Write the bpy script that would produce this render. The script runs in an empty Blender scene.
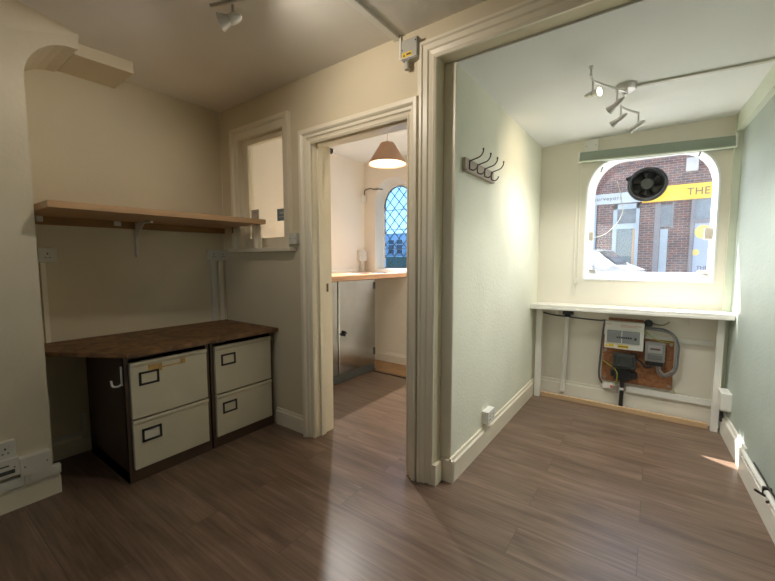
import bpy, bmesh, math, random
from mathutils import Vector, Matrix
random.seed(7)
S = bpy.context.scene
COL = S.collection
R = math.radians

# ------------------------------------------------------------------ camera
cam = bpy.data.cameras.new('camera'); cam.sensor_width = 36; cam.lens = 371.43 / 775 * 36
cam.clip_start = 0.03; cam.clip_end = 300
camo = bpy.data.objects.new('camera', cam); COL.objects.link(camo)
camo.location = (0, 0, 1.28); camo.rotation_euler = (R(90 - 4.679), 0, R(35.652))
S.camera = camo

# ------------------------------------------------------------------ world, sun, daylight portals, exposure
SKY = 0.20
W = bpy.data.worlds.new('sky'); S.world = W; W.use_nodes = True
nt = W.node_tree; nt.nodes.clear()
sky = nt.nodes.new('ShaderNodeTexSky'); sky.sky_type = 'NISHITA'; sky.sun_disc = False
sky.sun_elevation = R(52); sky.sun_rotation = R(-44); sky.dust_density = 0.4; sky.air_density = 1.0
bg = nt.nodes.new('ShaderNodeBackground'); bg.inputs[1].default_value = SKY
wo = nt.nodes.new('ShaderNodeOutputWorld')
hsv = nt.nodes.new('ShaderNodeHueSaturation'); hsv.inputs['Saturation'].default_value = .55
nt.links.new(sky.outputs[0], hsv.inputs['Color']); nt.links.new(hsv.outputs[0], bg.inputs[0]); nt.links.new(bg.outputs[0], wo.inputs[0])

def light(name, kind, loc, energy, col=(1, 1, 1), aim=None, **kw):
    d = bpy.data.lights.new(name, kind); d.energy = energy; d.color = col
    for k, v in kw.items(): setattr(d, k, v)
    o = bpy.data.objects.new(name, d); COL.objects.link(o); o.location = loc
    if aim: o.rotation_euler = (Vector(aim) - Vector(loc)).to_track_quat('-Z', 'Y').to_euler()
    return o
light('sun', 'SUN', (-6, 12, 14), 18.0, (1.0, 0.95, 0.86), aim=(-6 + .96, 11, 14 - 2.3), angle=R(.6))
def portal(name, loc, aim, sx, sy):
    o = light(name, 'AREA', loc, 1, aim=aim, shape='RECTANGLE', size=sx, size_y=sy)
    o.data.cycles.is_portal = True
portal('front_window_portal', (-.07, 3.93, 1.65), (-.07, 2, 1.65), 0.95, 1.1)
portal('leaded_window_portal', (-2.61, 3.93, 1.7), (-2.61, 2, 1.7), 0.5, 1.2)
portal('added_lobby_window_portal', (-1.62, 3.93, 1.7), (-1.62, 2, 1.7), 0.6, 1.2)  # serves the added, unseen window in the lobby
portal('added_back_window_portal', (-1.1, -1.78, 1.7), (-1.1, 2, 1.7), 1.5, .8)  # serves the window added behind the camera
S.view_settings.view_transform = 'Standard'; S.view_settings.look = 'None'
S.view_settings.exposure = 1.36; S.view_settings.gamma = 1.0; S.view_settings.use_curve_mapping = False
S.cycles.use_denoising = True
S.cycles.max_bounces = 10; S.cycles.diffuse_bounces = 7; S.cycles.transparent_max_bounces = 12
S.cycles.sample_clamp_indirect = 6

# ------------------------------------------------------------------ materials
MATS = {}
def mat(name, col, rough=.6, metal=0.0, var=.06, scale=6.0, bump=0.0, bscale=80.0, spec=.5, emit=None, estr=0.0, stretch=None):
    if name in MATS: return MATS[name]
    m = bpy.data.materials.new(name); m.use_nodes = True; t = m.node_tree; n = t.nodes
    b = n['Principled BSDF']; b.inputs['Roughness'].default_value = rough; b.inputs['Metallic'].default_value = metal
    b.inputs['Specular IOR Level'].default_value = spec
    tc = n.new('ShaderNodeTexCoord'); mp = n.new('ShaderNodeMapping'); t.links.new(tc.outputs['Object'], mp.inputs[0])
    if stretch: mp.inputs['Scale'].default_value = stretch
    no = n.new('ShaderNodeTexNoise'); no.inputs['Scale'].default_value = scale; no.inputs['Detail'].default_value = 5
    t.links.new(mp.outputs[0], no.inputs[0])
    r = n.new('ShaderNodeValToRGB')
    r.color_ramp.elements[0].position = .3; r.color_ramp.elements[1].position = .7
    r.color_ramp.elements[0].color = tuple(c * (1 - var) for c in col) + (1,)
    r.color_ramp.elements[1].color = tuple(min(1, c * (1 + var)) for c in col) + (1,)
    t.links.new(no.outputs[0], r.inputs[0]); t.links.new(r.outputs[0], b.inputs['Base Color'])
    if bump:
        n2 = n.new('ShaderNodeTexNoise'); n2.inputs['Scale'].default_value = bscale; n2.inputs['Detail'].default_value = 3
        t.links.new(mp.outputs[0], n2.inputs[0])
        bp = n.new('ShaderNodeBump'); bp.inputs['Strength'].default_value = bump; bp.inputs['Distance'].default_value = .004
        t.links.new(n2.outputs[0], bp.inputs['Height']); t.links.new(bp.outputs[0], b.inputs['Normal'])
    if emit:
        b.inputs['Emission Color'].default_value = tuple(emit) + (1,); b.inputs['Emission Strength'].default_value = estr
    MATS[name] = m; return m

def planks_mat():
    m = bpy.data.materials.new('laminate_planks'); m.use_nodes = True; t = m.node_tree; n = t.nodes; b = n['Principled BSDF']
    tc = n.new('ShaderNodeTexCoord')
    br = n.new('ShaderNodeTexBrick'); br.offset = .37; br.inputs['Scale'].default_value = 1
    br.inputs['Brick Width'].default_value = 1.28; br.inputs['Row Height'].default_value = .193
    br.inputs['Mortar Size'].default_value = .0016; br.inputs['Mortar Smooth'].default_value = .2
    br.inputs['Color1'].default_value = (0, 0, 0, 1); br.inputs['Color2'].default_value = (1, 1, 1, 1); br.inputs['Bias'].default_value = 0
    br.inputs['Mortar'].default_value = (.5, .5, .5, 1)
    t.links.new(tc.outputs['Object'], br.inputs[0])
    ad = n.new('ShaderNodeVectorMath'); ad.operation = 'MULTIPLY_ADD'
    ad.inputs[1].default_value = (7, 3, 5); t.links.new(br.outputs['Color'], ad.inputs[0]); t.links.new(tc.outputs['Object'], ad.inputs[2])
    mp = n.new('ShaderNodeMapping'); mp.inputs['Scale'].default_value = (.9, 8, 1); t.links.new(ad.outputs[0], mp.inputs[0])
    g1 = n.new('ShaderNodeTexNoise'); g1.inputs['Scale'].default_value = 1.6; g1.inputs['Detail'].default_value = 8; g1.inputs['Roughness'].default_value = .62
    g1.inputs['Distortion'].default_value = .6; t.links.new(mp.outputs[0], g1.inputs[0])
    ramp = n.new('ShaderNodeValToRGB'); e = ramp.color_ramp.elements
    e[0].position = .32; e[0].color = (.088, .054, .037, 1); e[1].position = .68; e[1].color = (.275, .190, .137, 1)
    x = e.new(.5); x.color = (.178, .117, .081, 1)
    g2 = n.new('ShaderNodeTexNoise'); g2.inputs['Scale'].default_value = 5; g2.inputs['Detail'].default_value = 6
    mp2 = n.new('ShaderNodeMapping'); mp2.inputs['Scale'].default_value = (.7, 16, 1); t.links.new(ad.outputs[0], mp2.inputs[0]); t.links.new(mp2.outputs[0], g2.inputs[0])
    gm = n.new('ShaderNodeMix'); gm.data_type = 'FLOAT'; gm.inputs[0].default_value = .38
    t.links.new(g1.outputs[0], gm.inputs[2]); t.links.new(g2.outputs[0], gm.inputs[3]); t.links.new(gm.outputs[0], ramp.inputs[0])
    mx = n.new('ShaderNodeMix'); mx.data_type = 'RGBA'; mx.blend_type = 'MULTIPLY'; mx.inputs[0].default_value = .16
    t.links.new(ramp.outputs[0], mx.inputs[6])
    r2 = n.new('ShaderNodeValToRGB'); r2.color_ramp.elements[0].color = (.55, .55, .55, 1); r2.color_ramp.elements[1].color = (1, 1, 1, 1)
    t.links.new(br.outputs['Color'], r2.inputs[0]); t.links.new(r2.outputs[0], mx.inputs[7])
    m2 = n.new('ShaderNodeMix'); m2.data_type = 'RGBA'; t.links.new(br.outputs['Fac'], m2.inputs[0])
    t.links.new(mx.outputs[2], m2.inputs[6]); m2.inputs[7].default_value = (.10, .066, .048, 1)
    t.links.new(m2.outputs[2], b.inputs['Base Color'])
    b.inputs['Roughness'].default_value = .30; b.inputs['Specular IOR Level'].default_value = .5
    bp = n.new('ShaderNodeBump'); bp.inputs['Strength'].default_value = .12; bp.inputs['Distance'].default_value = .002
    t.links.new(g1.outputs[0], bp.inputs['Height']); t.links.new(bp.outputs[0], b.inputs['Normal'])
    return m

def brick_mat():
    m = bpy.data.materials.new('street_brick'); m.use_nodes = True; t = m.node_tree; n = t.nodes; b = n['Principled BSDF']
    tc = n.new('ShaderNodeTexCoord'); mp = n.new('ShaderNodeMapping'); mp.inputs['Rotation'].default_value = (R(90), 0, 0)
    t.links.new(tc.outputs['Object'], mp.inputs[0])
    br = n.new('ShaderNodeTexBrick'); br.inputs['Scale'].default_value = 1
    br.inputs['Brick Width'].default_value = .235; br.inputs['Row Height'].default_value = .082; br.inputs['Mortar Size'].default_value = .008
    br.inputs['Color1'].default_value = (.15, .062, .052, 1); br.inputs['Color2'].default_value = (.062, .042, .052, 1)
    br.inputs['Mortar'].default_value = (.27, .23, .22, 1); br.inputs['Mortar Smooth'].default_value = .3
    t.links.new(mp.outputs[0], br.inputs[0])
    no = n.new('ShaderNodeTexNoise'); no.inputs['Scale'].default_value = 4; t.links.new(tc.outputs['Object'], no.inputs[0])
    mx = n.new('ShaderNodeMix'); mx.data_type = 'RGBA'; mx.blend_type = 'OVERLAY'; mx.inputs[0].default_value = .5
    t.links.new(br.outputs['Color'], mx.inputs[6]); t.links.new(no.outputs[0], mx.inputs[7])
    t.links.new(mx.outputs[2], b.inputs['Base Color']); b.inputs['Roughness'].default_value = .9
    return m

def chip_mat(name, c0, c1, sc=60):
    m = bpy.data.materials.new(name); m.use_nodes = True; t = m.node_tree; n = t.nodes; b = n['Principled BSDF']
    tc = n.new('ShaderNodeTexCoord'); v = n.new('ShaderNodeTexVoronoi'); v.inputs['Scale'].default_value = sc
    t.links.new(tc.outputs['Object'], v.inputs[0])
    no = n.new('ShaderNodeTexNoise'); no.inputs['Scale'].default_value = 5; no.inputs['Detail'].default_value = 6; t.links.new(tc.outputs['Object'], no.inputs[0])
    mx = n.new('ShaderNodeMix'); mx.data_type = 'FLOAT'; mx.inputs[0].default_value = .6
    sp = n.new('ShaderNodeSeparateColor'); t.links.new(v.outputs['Color'], sp.inputs[0])
    t.links.new(sp.outputs[0], mx.inputs[2]); t.links.new(no.outputs[0], mx.inputs[3])
    r = n.new('ShaderNodeValToRGB'); r.color_ramp.elements[0].position = .2; r.color_ramp.elements[1].position = .75
    r.color_ramp.elements[0].color = tuple(c0) + (1,); r.color_ramp.elements[1].color = tuple(c1) + (1,)
    t.links.new(mx.outputs[0], r.inputs[0]); t.links.new(r.outputs[0], b.inputs['Base Color']); b.inputs['Roughness'].default_value = .6
    return m

def glass_mat(name, tint=(1, 1, 1), refl=.06, haze=0.0):
    m = bpy.data.materials.new(name); m.use_nodes = True; t = m.node_tree; n = t.nodes
    n.remove(n['Principled BSDF']); out = n['Material Output']
    tr = n.new('ShaderNodeBsdfTransparent'); tr.inputs[0].default_value = tuple(tint) + (1,)
    gl = n.new('ShaderNodeBsdfGlossy'); gl.inputs['Roughness'].default_value = .03
    mx = n.new('ShaderNodeMixShader'); lw = n.new('ShaderNodeLayerWeight'); lw.inputs[0].default_value = .12
    mu = n.new('ShaderNodeMath'); mu.operation = 'MULTIPLY_ADD'; mu.inputs[1].default_value = .5; mu.inputs[2].default_value = refl * .5
    t.links.new(lw.outputs['Fresnel'], mu.inputs[0]); t.links.new(mu.outputs[0], mx.inputs[0])
    t.links.new(tr.outputs[0], mx.inputs[1]); t.links.new(gl.outputs[0], mx.inputs[2])
    last = mx
    if haze:
        tl = n.new('ShaderNodeBsdfTranslucent'); tl.inputs[0].default_value = (.9, .92, .95, 1)
        no = n.new('ShaderNodeTexNoise'); no.inputs['Scale'].default_value = 7; no.inputs['Detail'].default_value = 6
        tc = n.new('ShaderNodeTexCoord'); t.links.new(tc.outputs['Object'], no.inputs[0])
        m2 = n.new('ShaderNodeMath'); m2.operation = 'MULTIPLY'; m2.inputs[1].default_value = haze * 2; t.links.new(no.outputs[0], m2.inputs[0])
        mh = n.new('ShaderNodeMixShader'); t.links.new(m2.outputs[0], mh.inputs[0])
        t.links.new(mx.outputs[0], mh.inputs[1]); t.links.new(tl.outputs[0], mh.inputs[2]); last = mh
    t.links.new(last.outputs[0], out.inputs[0]); return m

PLANKS = planks_mat(); BRICK = brick_mat()
BOARD = chip_mat('meter_board_fibre', (.20, .075, .028), (.42, .19, .085))
WTOP = chip_mat('worn_chipboard_top', (.085, .042, .016), (.25, .135, .055), 25)
COIR = chip_mat('coir_mat', (.17, .09, .04), (.38, .22, .105), 120)
CREAM = mat('cream_wall_paint', (.66, .58, .42), .75, var=.04, scale=2.2, bump=.25, bscale=60)
BREASTM = mat('cream_rough_plaster', (.64, .57, .43), .8, var=.04, scale=2.5, bump=.35, bscale=45)
FRONTM = mat('pale_cream_paint', (.82, .775, .67), .7, var=.03, scale=2.5, bump=.2, bscale=50)
DIVM = mat('pale_sage_paint', (.79, .79, .655), .7, var=.04, scale=3, bump=.5, bscale=55)
RIGHTM = mat('grey_green_paint', (.44, .50, .455), .6, var=.05, scale=3, bump=.5, bscale=55)
SAGETRIM = mat('sage_gloss_paint', (.68, .73, .60), .4, var=.03)
BROOMM = mat('warm_white_paint', (.86, .805, .73), .75, var=.02, scale=3, bump=.2, bscale=60)
CEILM = mat('white_ceiling_paint', (.81, .815, .80), .85, var=.03, scale=1.5, bump=.15, bscale=40)
CEILOLD = mat('old_ceiling_paint', (.74, .71, .65), .85, var=.05, scale=1.6, bump=.2, bscale=40)
GLOSS = mat('cream_gloss_trim', (.80, .73, .58), .35, var=.03, scale=5)
GLOSSW = mat('white_gloss_trim', (.84, .82, .76), .35, var=.03, scale=5)
WINW = mat('white_window_paint', (.90, .91, .90), .4, var=.02)
PLASTIC = mat('white_plastic', (.80, .79, .74), .35, var=.02)
PLASTOLD = mat('aged_white_plastic', (.64, .62, .55), .4, var=.04)
GREYP = mat('grey_plastic', (.42, .41, .36), .45, var=.05)
HOLE = mat('dark_pin_hole', (.02, .02, .02), .6)
BLACK = mat('black_plastic', (.018, .018, .019), .4, var=.1)
DKGREY = mat('dark_grey_bakelite', (.055, .058, .055), .55, var=.2, scale=25)
CABLEG = mat('grey_cable', (.15, .15, .16), .5)
EARTH = mat('green_yellow_earth_wire', (.38, .42, .06), .5, var=.25, scale=60)
CREAMSTEEL = mat('cream_enamelled_steel', (.60, .56, .43), .42, var=.04, scale=6)
BROWNSTEEL = mat('brown_enamelled_steel', (.072, .043, .026), .4, var=.1)
CARD = mat('label_card', (.62, .60, .54), .7)
TAPE = mat('old_tape', (.50, .31, .10), .6, var=.2, scale=30)
BEECH = mat('beech_shelf_laminate', (.52, .32, .17), .45, var=.10, scale=2.5, stretch=(14, 1.2, 14))
BATTEN = mat('brown_batten_wood', (.27, .15, .05), .6, var=.15, scale=3, stretch=(10, 1, 10))
PINE = mat('bare_pine', (.62, .42, .24), .6, var=.12, scale=3, stretch=(1, 10, 10))
OAK = mat('counter_oak', (.66, .40, .22), .4, var=.14, scale=2.2, stretch=(10, 1.2, 10))
OAKFRONT = mat('counter_edge_oak', (.62, .33, .17), .4, var=.14, scale=2.2, stretch=(10, 1.2, 10))
STEEL = mat('stainless_steel', (.33, .33, .32), .17, 1.0, var=.15, scale=3, bump=.5, bscale=4)
CHROME = mat('satin_nickel', (.60, .58, .54), .32, 1.0, var=.03)
CHROMEB = mat('bright_chrome', (.85, .83, .80), .15, 1.0, var=.03)
IRON = mat('bronze_hook_metal', (.14, .115, .09), .4, .8, var=.1)
RAILWOOD = mat('painted_rail_wood', (.42, .35, .28), .6, var=.1, scale=9)
TERRA = mat('terracotta_shade_fabric', (.70, .47, .36), .85, var=.05)
SHADEIN = mat('cream_shade_lining', (.90, .76, .58), .8, var=.02)
BULBW = mat('glowing_bulb', (1, .9, .75), .4, emit=(1, .82, .62), estr=60)
LAMPON = mat('lit_lamp_face', (1, .9, .8), .4, emit=(1, .84, .70), estr=2.2)
LAMPOFF = mat('reflector_lamp_face', (.75, .74, .72), .2, .6)
LEAD = mat('window_lead', (.035, .037, .042), .55, .2)
BLINDM = mat('sage_blind_fabric', (.27, .32, .26), .7, var=.06)
CORDM = mat('white_cord', (.78, .77, .70), .6)
BROWNCORD = mat('brown_cord', (.05, .035, .025), .6)
YEL = mat('yellow_sign_panel', (.86, .52, .035), .5, var=.02)
SIGNW = mat('pale_sign_panel', (.36, .42, .46), .5, var=.02)
SIGNTXT = mat('grey_sign_letter', (.035, .045, .05), .5)
DARKTXT = mat('dark_sign_letter', (.10, .095, .06), .5)
STICKY = mat('yellow_warning_sticker', (.80, .55, .03), .5)
REDTXT = mat('red_print', (.60, .12, .10), .6)
BLUEDOOR = mat('blue_grey_door_paint', (.085, .14, .17), .5, var=.08)
PALEBLUE = mat('pale_blue_paint', (.28, .36, .43), .5, var=.04)
POSTER = mat('pale_blue_poster', (.33, .41, .55), .5, var=.02)
POSTYEL = mat('yellow_poster_dot', (.70, .56, .16), .5)
DARKGLASS = mat('dark_street_glass', (.10, .13, .16), .08, var=.2)
STONE = mat('grey_stone_surround', (.17, .175, .20), .7, var=.08)
ROADM = mat('asphalt', (.17, .17, .17), .9, var=.1, scale=12, bump=.4)
PAVEM = mat('pavement_slab', (.36, .34, .32), .9, var=.08)
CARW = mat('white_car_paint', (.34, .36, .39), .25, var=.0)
CARGLASS = mat('car_glass', (.03, .045, .065), .05, var=.0)
TYRE = mat('tyre_rubber', (.02, .02, .02), .8)
TAILRED = mat('tail_lamp_red', (.5, .02, .02), .2)
HOUSEM = mat('pale_house_render', (.55, .66, .76), .8, var=.04)
ROOFM = mat('slate_roof', (.20, .23, .27), .8, var=.1)
PAPERW = mat('white_paper', (.80, .80, .78), .7)
PAPERB = mat('dark_printed_paper', (.10, .11, .14), .5, var=.5, scale=30)
NOTICEG = mat('grey_notice_paper', (.50, .49, .44), .6)
NOTICEB = mat('blue_notice_card', (.20, .26, .30), .5)
FOAM = mat('beige_foam_pad', (.55, .50, .42), .7)
GLASS = glass_mat('window_glass', (.97, .98, 1.0), .06, haze=.014)
GLASSH = glass_mat('hatch_glass', (.98, .99, .98), .05)
GLASSL = glass_mat('leaded_glass', (.43, .61, .82), .05)
GLASSGREY = mat('grey_smoked_cover', (.27, .28, .29), .25, var=.04)

# ------------------------------------------------------------------ geometry helpers
class B:
    def __init__(s): s.bm = bmesh.new()
    def box(s, x0, x1, y0, y1, z0, z1, bev=0.0, rot=None, seg=2):
        c = Vector(((x0 + x1) / 2, (y0 + y1) / 2, (z0 + z1) / 2))
        r = bmesh.ops.create_cube(s.bm, size=1)
        vs = r['verts']
        bmesh.ops.scale(s.bm, vec=(abs(x1 - x0), abs(y1 - y0), abs(z1 - z0)), verts=vs)
        if bev:
            es = list({e for v in vs for e in v.link_edges})
            g = bmesh.ops.bevel(s.bm, geom=es, offset=bev, segments=seg, affect='EDGES', profile=.6)
            vs = list({v for f in g['faces'] for v in f.verts} | {v for v in vs if v.is_valid})
        if rot: bmesh.ops.rotate(s.bm, cent=(0, 0, 0), matrix=rot, verts=vs)
        bmesh.ops.translate(s.bm, vec=c, verts=vs)
        return s
    def cyl(s, p0, p1, r0, r1=None, seg=20, cap=True):
        p0, p1 = Vector(p0), Vector(p1); d = p1 - p0
        r = bmesh.ops.create_cone(s.bm, cap_ends=cap, segments=seg, radius1=r0, radius2=r0 if r1 is None else r1, depth=d.length)
        q = d.to_track_quat('Z', 'Y').to_matrix()
        bmesh.ops.rotate(s.bm, cent=(0, 0, 0), matrix=q, verts=r['verts'])
        bmesh.ops.translate(s.bm, vec=(p0 + p1) / 2, verts=r['verts']); return s
    def lathe(s, base, axis, prof, seg=28, closed=False):
        """prof: list of (distance along axis, radius)"""
        base = Vector(base); q = Vector(axis).normalized().to_track_quat('Z', 'Y').to_matrix(); rings = []
        for h, r in prof:
            rings.append([s.bm.verts.new(base + q @ Vector((r * math.cos(2 * math.pi * k / seg), r * math.sin(2 * math.pi * k / seg), h))) for k in range(seg)])
        for a, b in zip(rings, rings[1:]):
            for k in range(seg):
                s.bm.faces.new((a[k], a[(k + 1) % seg], b[(k + 1) % seg], b[k]))
        if closed:
            for k in range(seg): s.bm.faces.new((rings[-1][k], rings[-1][(k + 1) % seg], rings[0][(k + 1) % seg], rings[0][k]))
        return s
    def tube(s, pts, r, seg=8, smooth=True):
        pts = [Vector(p) for p in pts]
        if smooth and len(pts) > 2:
            o = []
            for i in range(len(pts) - 1):
                p0 = pts[max(i - 1, 0)]; p1 = pts[i]; p2 = pts[i + 1]; p3 = pts[min(i + 2, len(pts) - 1)]
                for k in range(6):
                    t = k / 6
                    o.append(.5 * ((2 * p1) + (p2 - p0) * t + (2 * p0 - 5 * p1 + 4 * p2 - p3) * t * t + (3 * p1 - p0 - 3 * p2 + p3) * t ** 3))
            pts = o + [pts[-1]]
        rings = []; up = None
        for i, p in enumerate(pts):
            d = (pts[min(i + 1, len(pts) - 1)] - pts[max(i - 1, 0)]).normalized()
            if up is None:
                up = d.orthogonal().normalized()
            up = (up - d * up.dot(d)).normalized(); sd = d.cross(up)
            rings.append([s.bm.verts.new(p + r * (math.cos(2 * math.pi * k / seg) * up + math.sin(2 * math.pi * k / seg) * sd)) for k in range(seg)])
        for a, b in zip(rings, rings[1:]):
            for k in range(seg): s.bm.faces.new((a[k], a[(k + 1) % seg], b[(k + 1) % seg], b[k]))
        s.bm.faces.new(rings[0]); s.bm.faces.new(rings[-1]); return s
    def prism(s, poly, vec, bev=0.0):
        """poly: list of 3D points, extruded by vec"""
        v = Vector(vec); a = [s.bm.verts.new(Vector(p)) for p in poly]; b = [s.bm.verts.new(Vector(p) + v) for p in poly]; n = len(a)
        fs = [s.bm.faces.new(a), s.bm.faces.new(b[::-1])]
        for k in range(n): fs.append(s.bm.faces.new((a[k], b[k], b[(k + 1) % n], a[(k + 1) % n])))
        if bev:
            es = list({e for f in fs for e in f.edges})
            bmesh.ops.recalc_face_normals(s.bm, faces=fs)
            bmesh.ops.bevel(s.bm, geom=es, offset=bev, segments=2, affect='EDGES')
        return s
    def holed(s, outer, holes, f, b):
        """outer / holes: 2D loops; holes are (front loop, back loop); f, b map 2D to 3D on the front and the back face"""
        for side, mp in ((0, f), (1, b)):
            es = []; loops = []
            for lp in [outer] + [h[side] for h in holes]:
                vs = [s.bm.verts.new(mp(p)) for p in lp]; loops.append(vs)
                es += [s.bm.edges.new((vs[k], vs[(k + 1) % len(vs)])) for k in range(len(vs))]
            bmesh.ops.triangle_fill(s.bm, use_beauty=True, use_dissolve=False, edges=es)
            if side == 0: first = loops
        for a, c in zip(first, loops):
            for k in range(len(a)):
                s.bm.faces.new((a[k], a[(k + 1) % len(a)], c[(k + 1) % len(a)], c[k]))
        return s
    def sweep(s, pts, outs, prof, y0):
        """mitred moulding on a wall facing -y: pts (x, z), outs (ox, oz), prof (outward, protrusion)"""
        rows = [[s.bm.verts.new((p[0] + o[0] * d, y0 - h, p[1] + o[1] * d)) for d, h in prof] for p, o in zip(pts, outs)]
        for a, b in zip(rows, rows[1:]):
            for k in range(len(prof)):
                s.bm.faces.new((a[k], a[(k + 1) % len(prof)], b[(k + 1) % len(prof)], b[k]))
        s.bm.faces.new(rows[0]); s.bm.faces.new(rows[-1]); return s

ORG = {}
def obj(name, b, m, parent=None, label=None, cat=None, group=None, kind=None, smooth=False):
    bm = b.bm
    bmesh.ops.recalc_face_normals(bm, faces=bm.faces)
    if parent is None:
        xs = [v.co for v in bm.verts]
        org = Vector(((min(v.x for v in xs) + max(v.x for v in xs)) / 2, (min(v.y for v in xs) + max(v.y for v in xs)) / 2, min(v.z for v in xs)))
        if kind == 'structure': org = Vector((0, 0, 0))
    else: org = ORG[parent.name]
    bmesh.ops.translate(bm, vec=-org, verts=bm.verts)
    me = bpy.data.meshes.new(name); bm.to_mesh(me); bm.free(); me.materials.append(m)
    if smooth:
        try: me.shade_smooth()
        except Exception: pass
        try:
            me.set_sharp_from_angle(angle=R(38))
        except Exception: pass
    o = bpy.data.objects.new(name, me); COL.objects.link(o); ORG[o.name] = org
    if parent is None: o.location = org
    else: o.parent = parent
    tag(o, label, cat, group, kind); return o
def tag(o, label=None, cat=None, group=None, kind=None):
    if label: o['label'] = label
    if cat: o['category'] = cat
    if group: o['group'] = group
    if kind: o['kind'] = kind
def thing(name, loc, label, cat, group=None, kind=None):
    o = bpy.data.objects.new(name, None); COL.objects.link(o); o.location = loc; o.empty_display_size = .05
    ORG[o.name] = Vector(loc); tag(o, label, cat, group, kind); return o
def struct(name, b, m, parent=None, **k):
    return obj(name, b, m, parent, kind='structure' if parent is None else None, **k)
def text(name, body, size, loc, m, parent, rot=(R(90), 0, 0), depth=.004, spacing=1.0, align='LEFT', sx=1.0):
    cu = bpy.data.curves.new(name, 'FONT'); cu.body = body; cu.size = size; cu.extrude = depth; cu.space_character = spacing; cu.align_x = align
    t = bpy.data.objects.new(name + '_source', cu); COL.objects.link(t)
    dg = bpy.context.evaluated_depsgraph_get(); me = bpy.data.meshes.new_from_object(t.evaluated_get(dg))
    bpy.data.objects.remove(t); bpy.data.curves.remove(cu)
    me.materials.clear(); me.materials.append(m)
    from mathutils import Euler
    me.transform(Matrix.Translation(Vector(loc) - ORG[parent.name]) @ Euler(rot).to_matrix().to_4x4() @ Matrix.Diagonal((sx, 1, 1, 1)))
    o = bpy.data.objects.new(name, me); COL.objects.link(o); o.parent = parent; ORG[o.name] = ORG[parent.name]; return o

def arch(x0, x1, z0, z1, rx, rz, n=8, rb=0.0):
    """window loop with rounded top corners, anticlockwise from bottom left"""
    p = []
    if rb:
        for k in range(5):
            a = math.pi + math.pi / 2 * k / 4; p.append((x0 + rb + rb * math.cos(a), z0 + rb + rb * math.sin(a)))
        for k in range(5):
            a = 1.5 * math.pi + math.pi / 2 * k / 4; p.append((x1 - rb + rb * math.cos(a), z0 + rb + rb * math.sin(a)))
    else:
        for k in range(5): p.append((x0 + 1e-4 * k, z0))
        for k in range(5): p.append((x1 - 1e-4 * (4 - k), z0))
    for k in range(n + 1):
        a = math.pi / 2 * k / n; p.append((x1 - rx + rx * math.cos(a), z1 - rz + rz * math.sin(a)))
    for k in range(n + 1):
        a = math.pi / 2 + math.pi / 2 * k / n; p.append((x0 + rx + rx * math.cos(a), z1 - rz + rz * math.sin(a)))
    return p

# ------------------------------------------------------------------ the room shell
PY = 1.805; FY = 3.735; ZC = 2.516; ZR = 2.325; DX = -.905
def wl(y): return -3.088 + .0325 * y if y < 1.8 else -3.03          # wall_left, x at y
def wr(y): return .47 + (FY - y) * .0435                            # wall_right, x at y
struct('floor', B().box(-3.3, 1.0, -1.9, 3.95, -.12, 0), PLANKS)
struct('ceiling', B().box(-3.3, 1.0, -1.9, PY + .05, ZC, ZC + .1), CEILOLD)
struct('ceiling_right', B().box(DX - .06, .9, PY + .09, 3.95, ZR, ZR + .3), CEILM)
struct('ceiling_lobby', B().box(-3.3, DX - .06, PY + .04, 3.95, 2.488, 2.62), CEILM)
struct('wall_left', B().prism([(wl(-1.9), -1.9, 0), (wl(1.8), 1.8, 0), (-3.2, 1.8, 0), (-3.2, -1.9, 0)], (0, 0, 2.6)), CREAM)
struct('wall_lobby', B().box(-3.25, -3.03, 1.8, 3.9, 0, 2.6), BROOMM)
# chimney breast: arched profile in (y, z), extruded back to the left wall
br = [(-1.9, 0), (.52, 0), (.52, 2.20)]
for k in range(1, 9):
    a = math.pi - (math.pi / 2) * k / 8
    br.append((.52 + .22 + .22 * math.cos(a), 2.20 + .235 * math.sin(a)))
br += [(.752, 2.44), (.760, 2.53), (-1.9, 2.53)]
struct('wall_breast', B().prism([(-2.635, y, z) for y, z in br], (-.50, 0, 0)), BREASTM)
cv = B(); rows = []
for y, rr in ((-1.6, .15), (.25, .15), (.45, .12), (.60, .07), (.70, .03), (.748, .004)):
    row = [(-2.637, y, ZC + .004 - rr * 1.0)] + [(-2.635 + rr * (1 - math.cos(a)), y, ZC - rr + rr * math.sin(a)) for a in [math.pi / 2 * k / 8 for k in range(1, 9)]] + [(-2.637, y, ZC + .006)]
    rows.append([cv.bm.verts.new(p) for p in row])
for a, c in zip(rows, rows[1:]):
    for k in range(len(a)): cv.bm.faces.new((a[k], a[(k + 1) % len(a)], c[(k + 1) % len(a)], c[k]))
cv.bm.faces.new(rows[0]); cv.bm.faces.new(rows[-1])
struct('trim_cove', cv, BREASTM, smooth=True)
struct('trim_bulkhead', B().prism([(-2.74, .76, 2.447), (-2.715, 1.05, 2.447), (-3.07, 1.06, 2.447), (-3.10, .76, 2.447)], (0, 0, .08)), CREAM)
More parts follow.
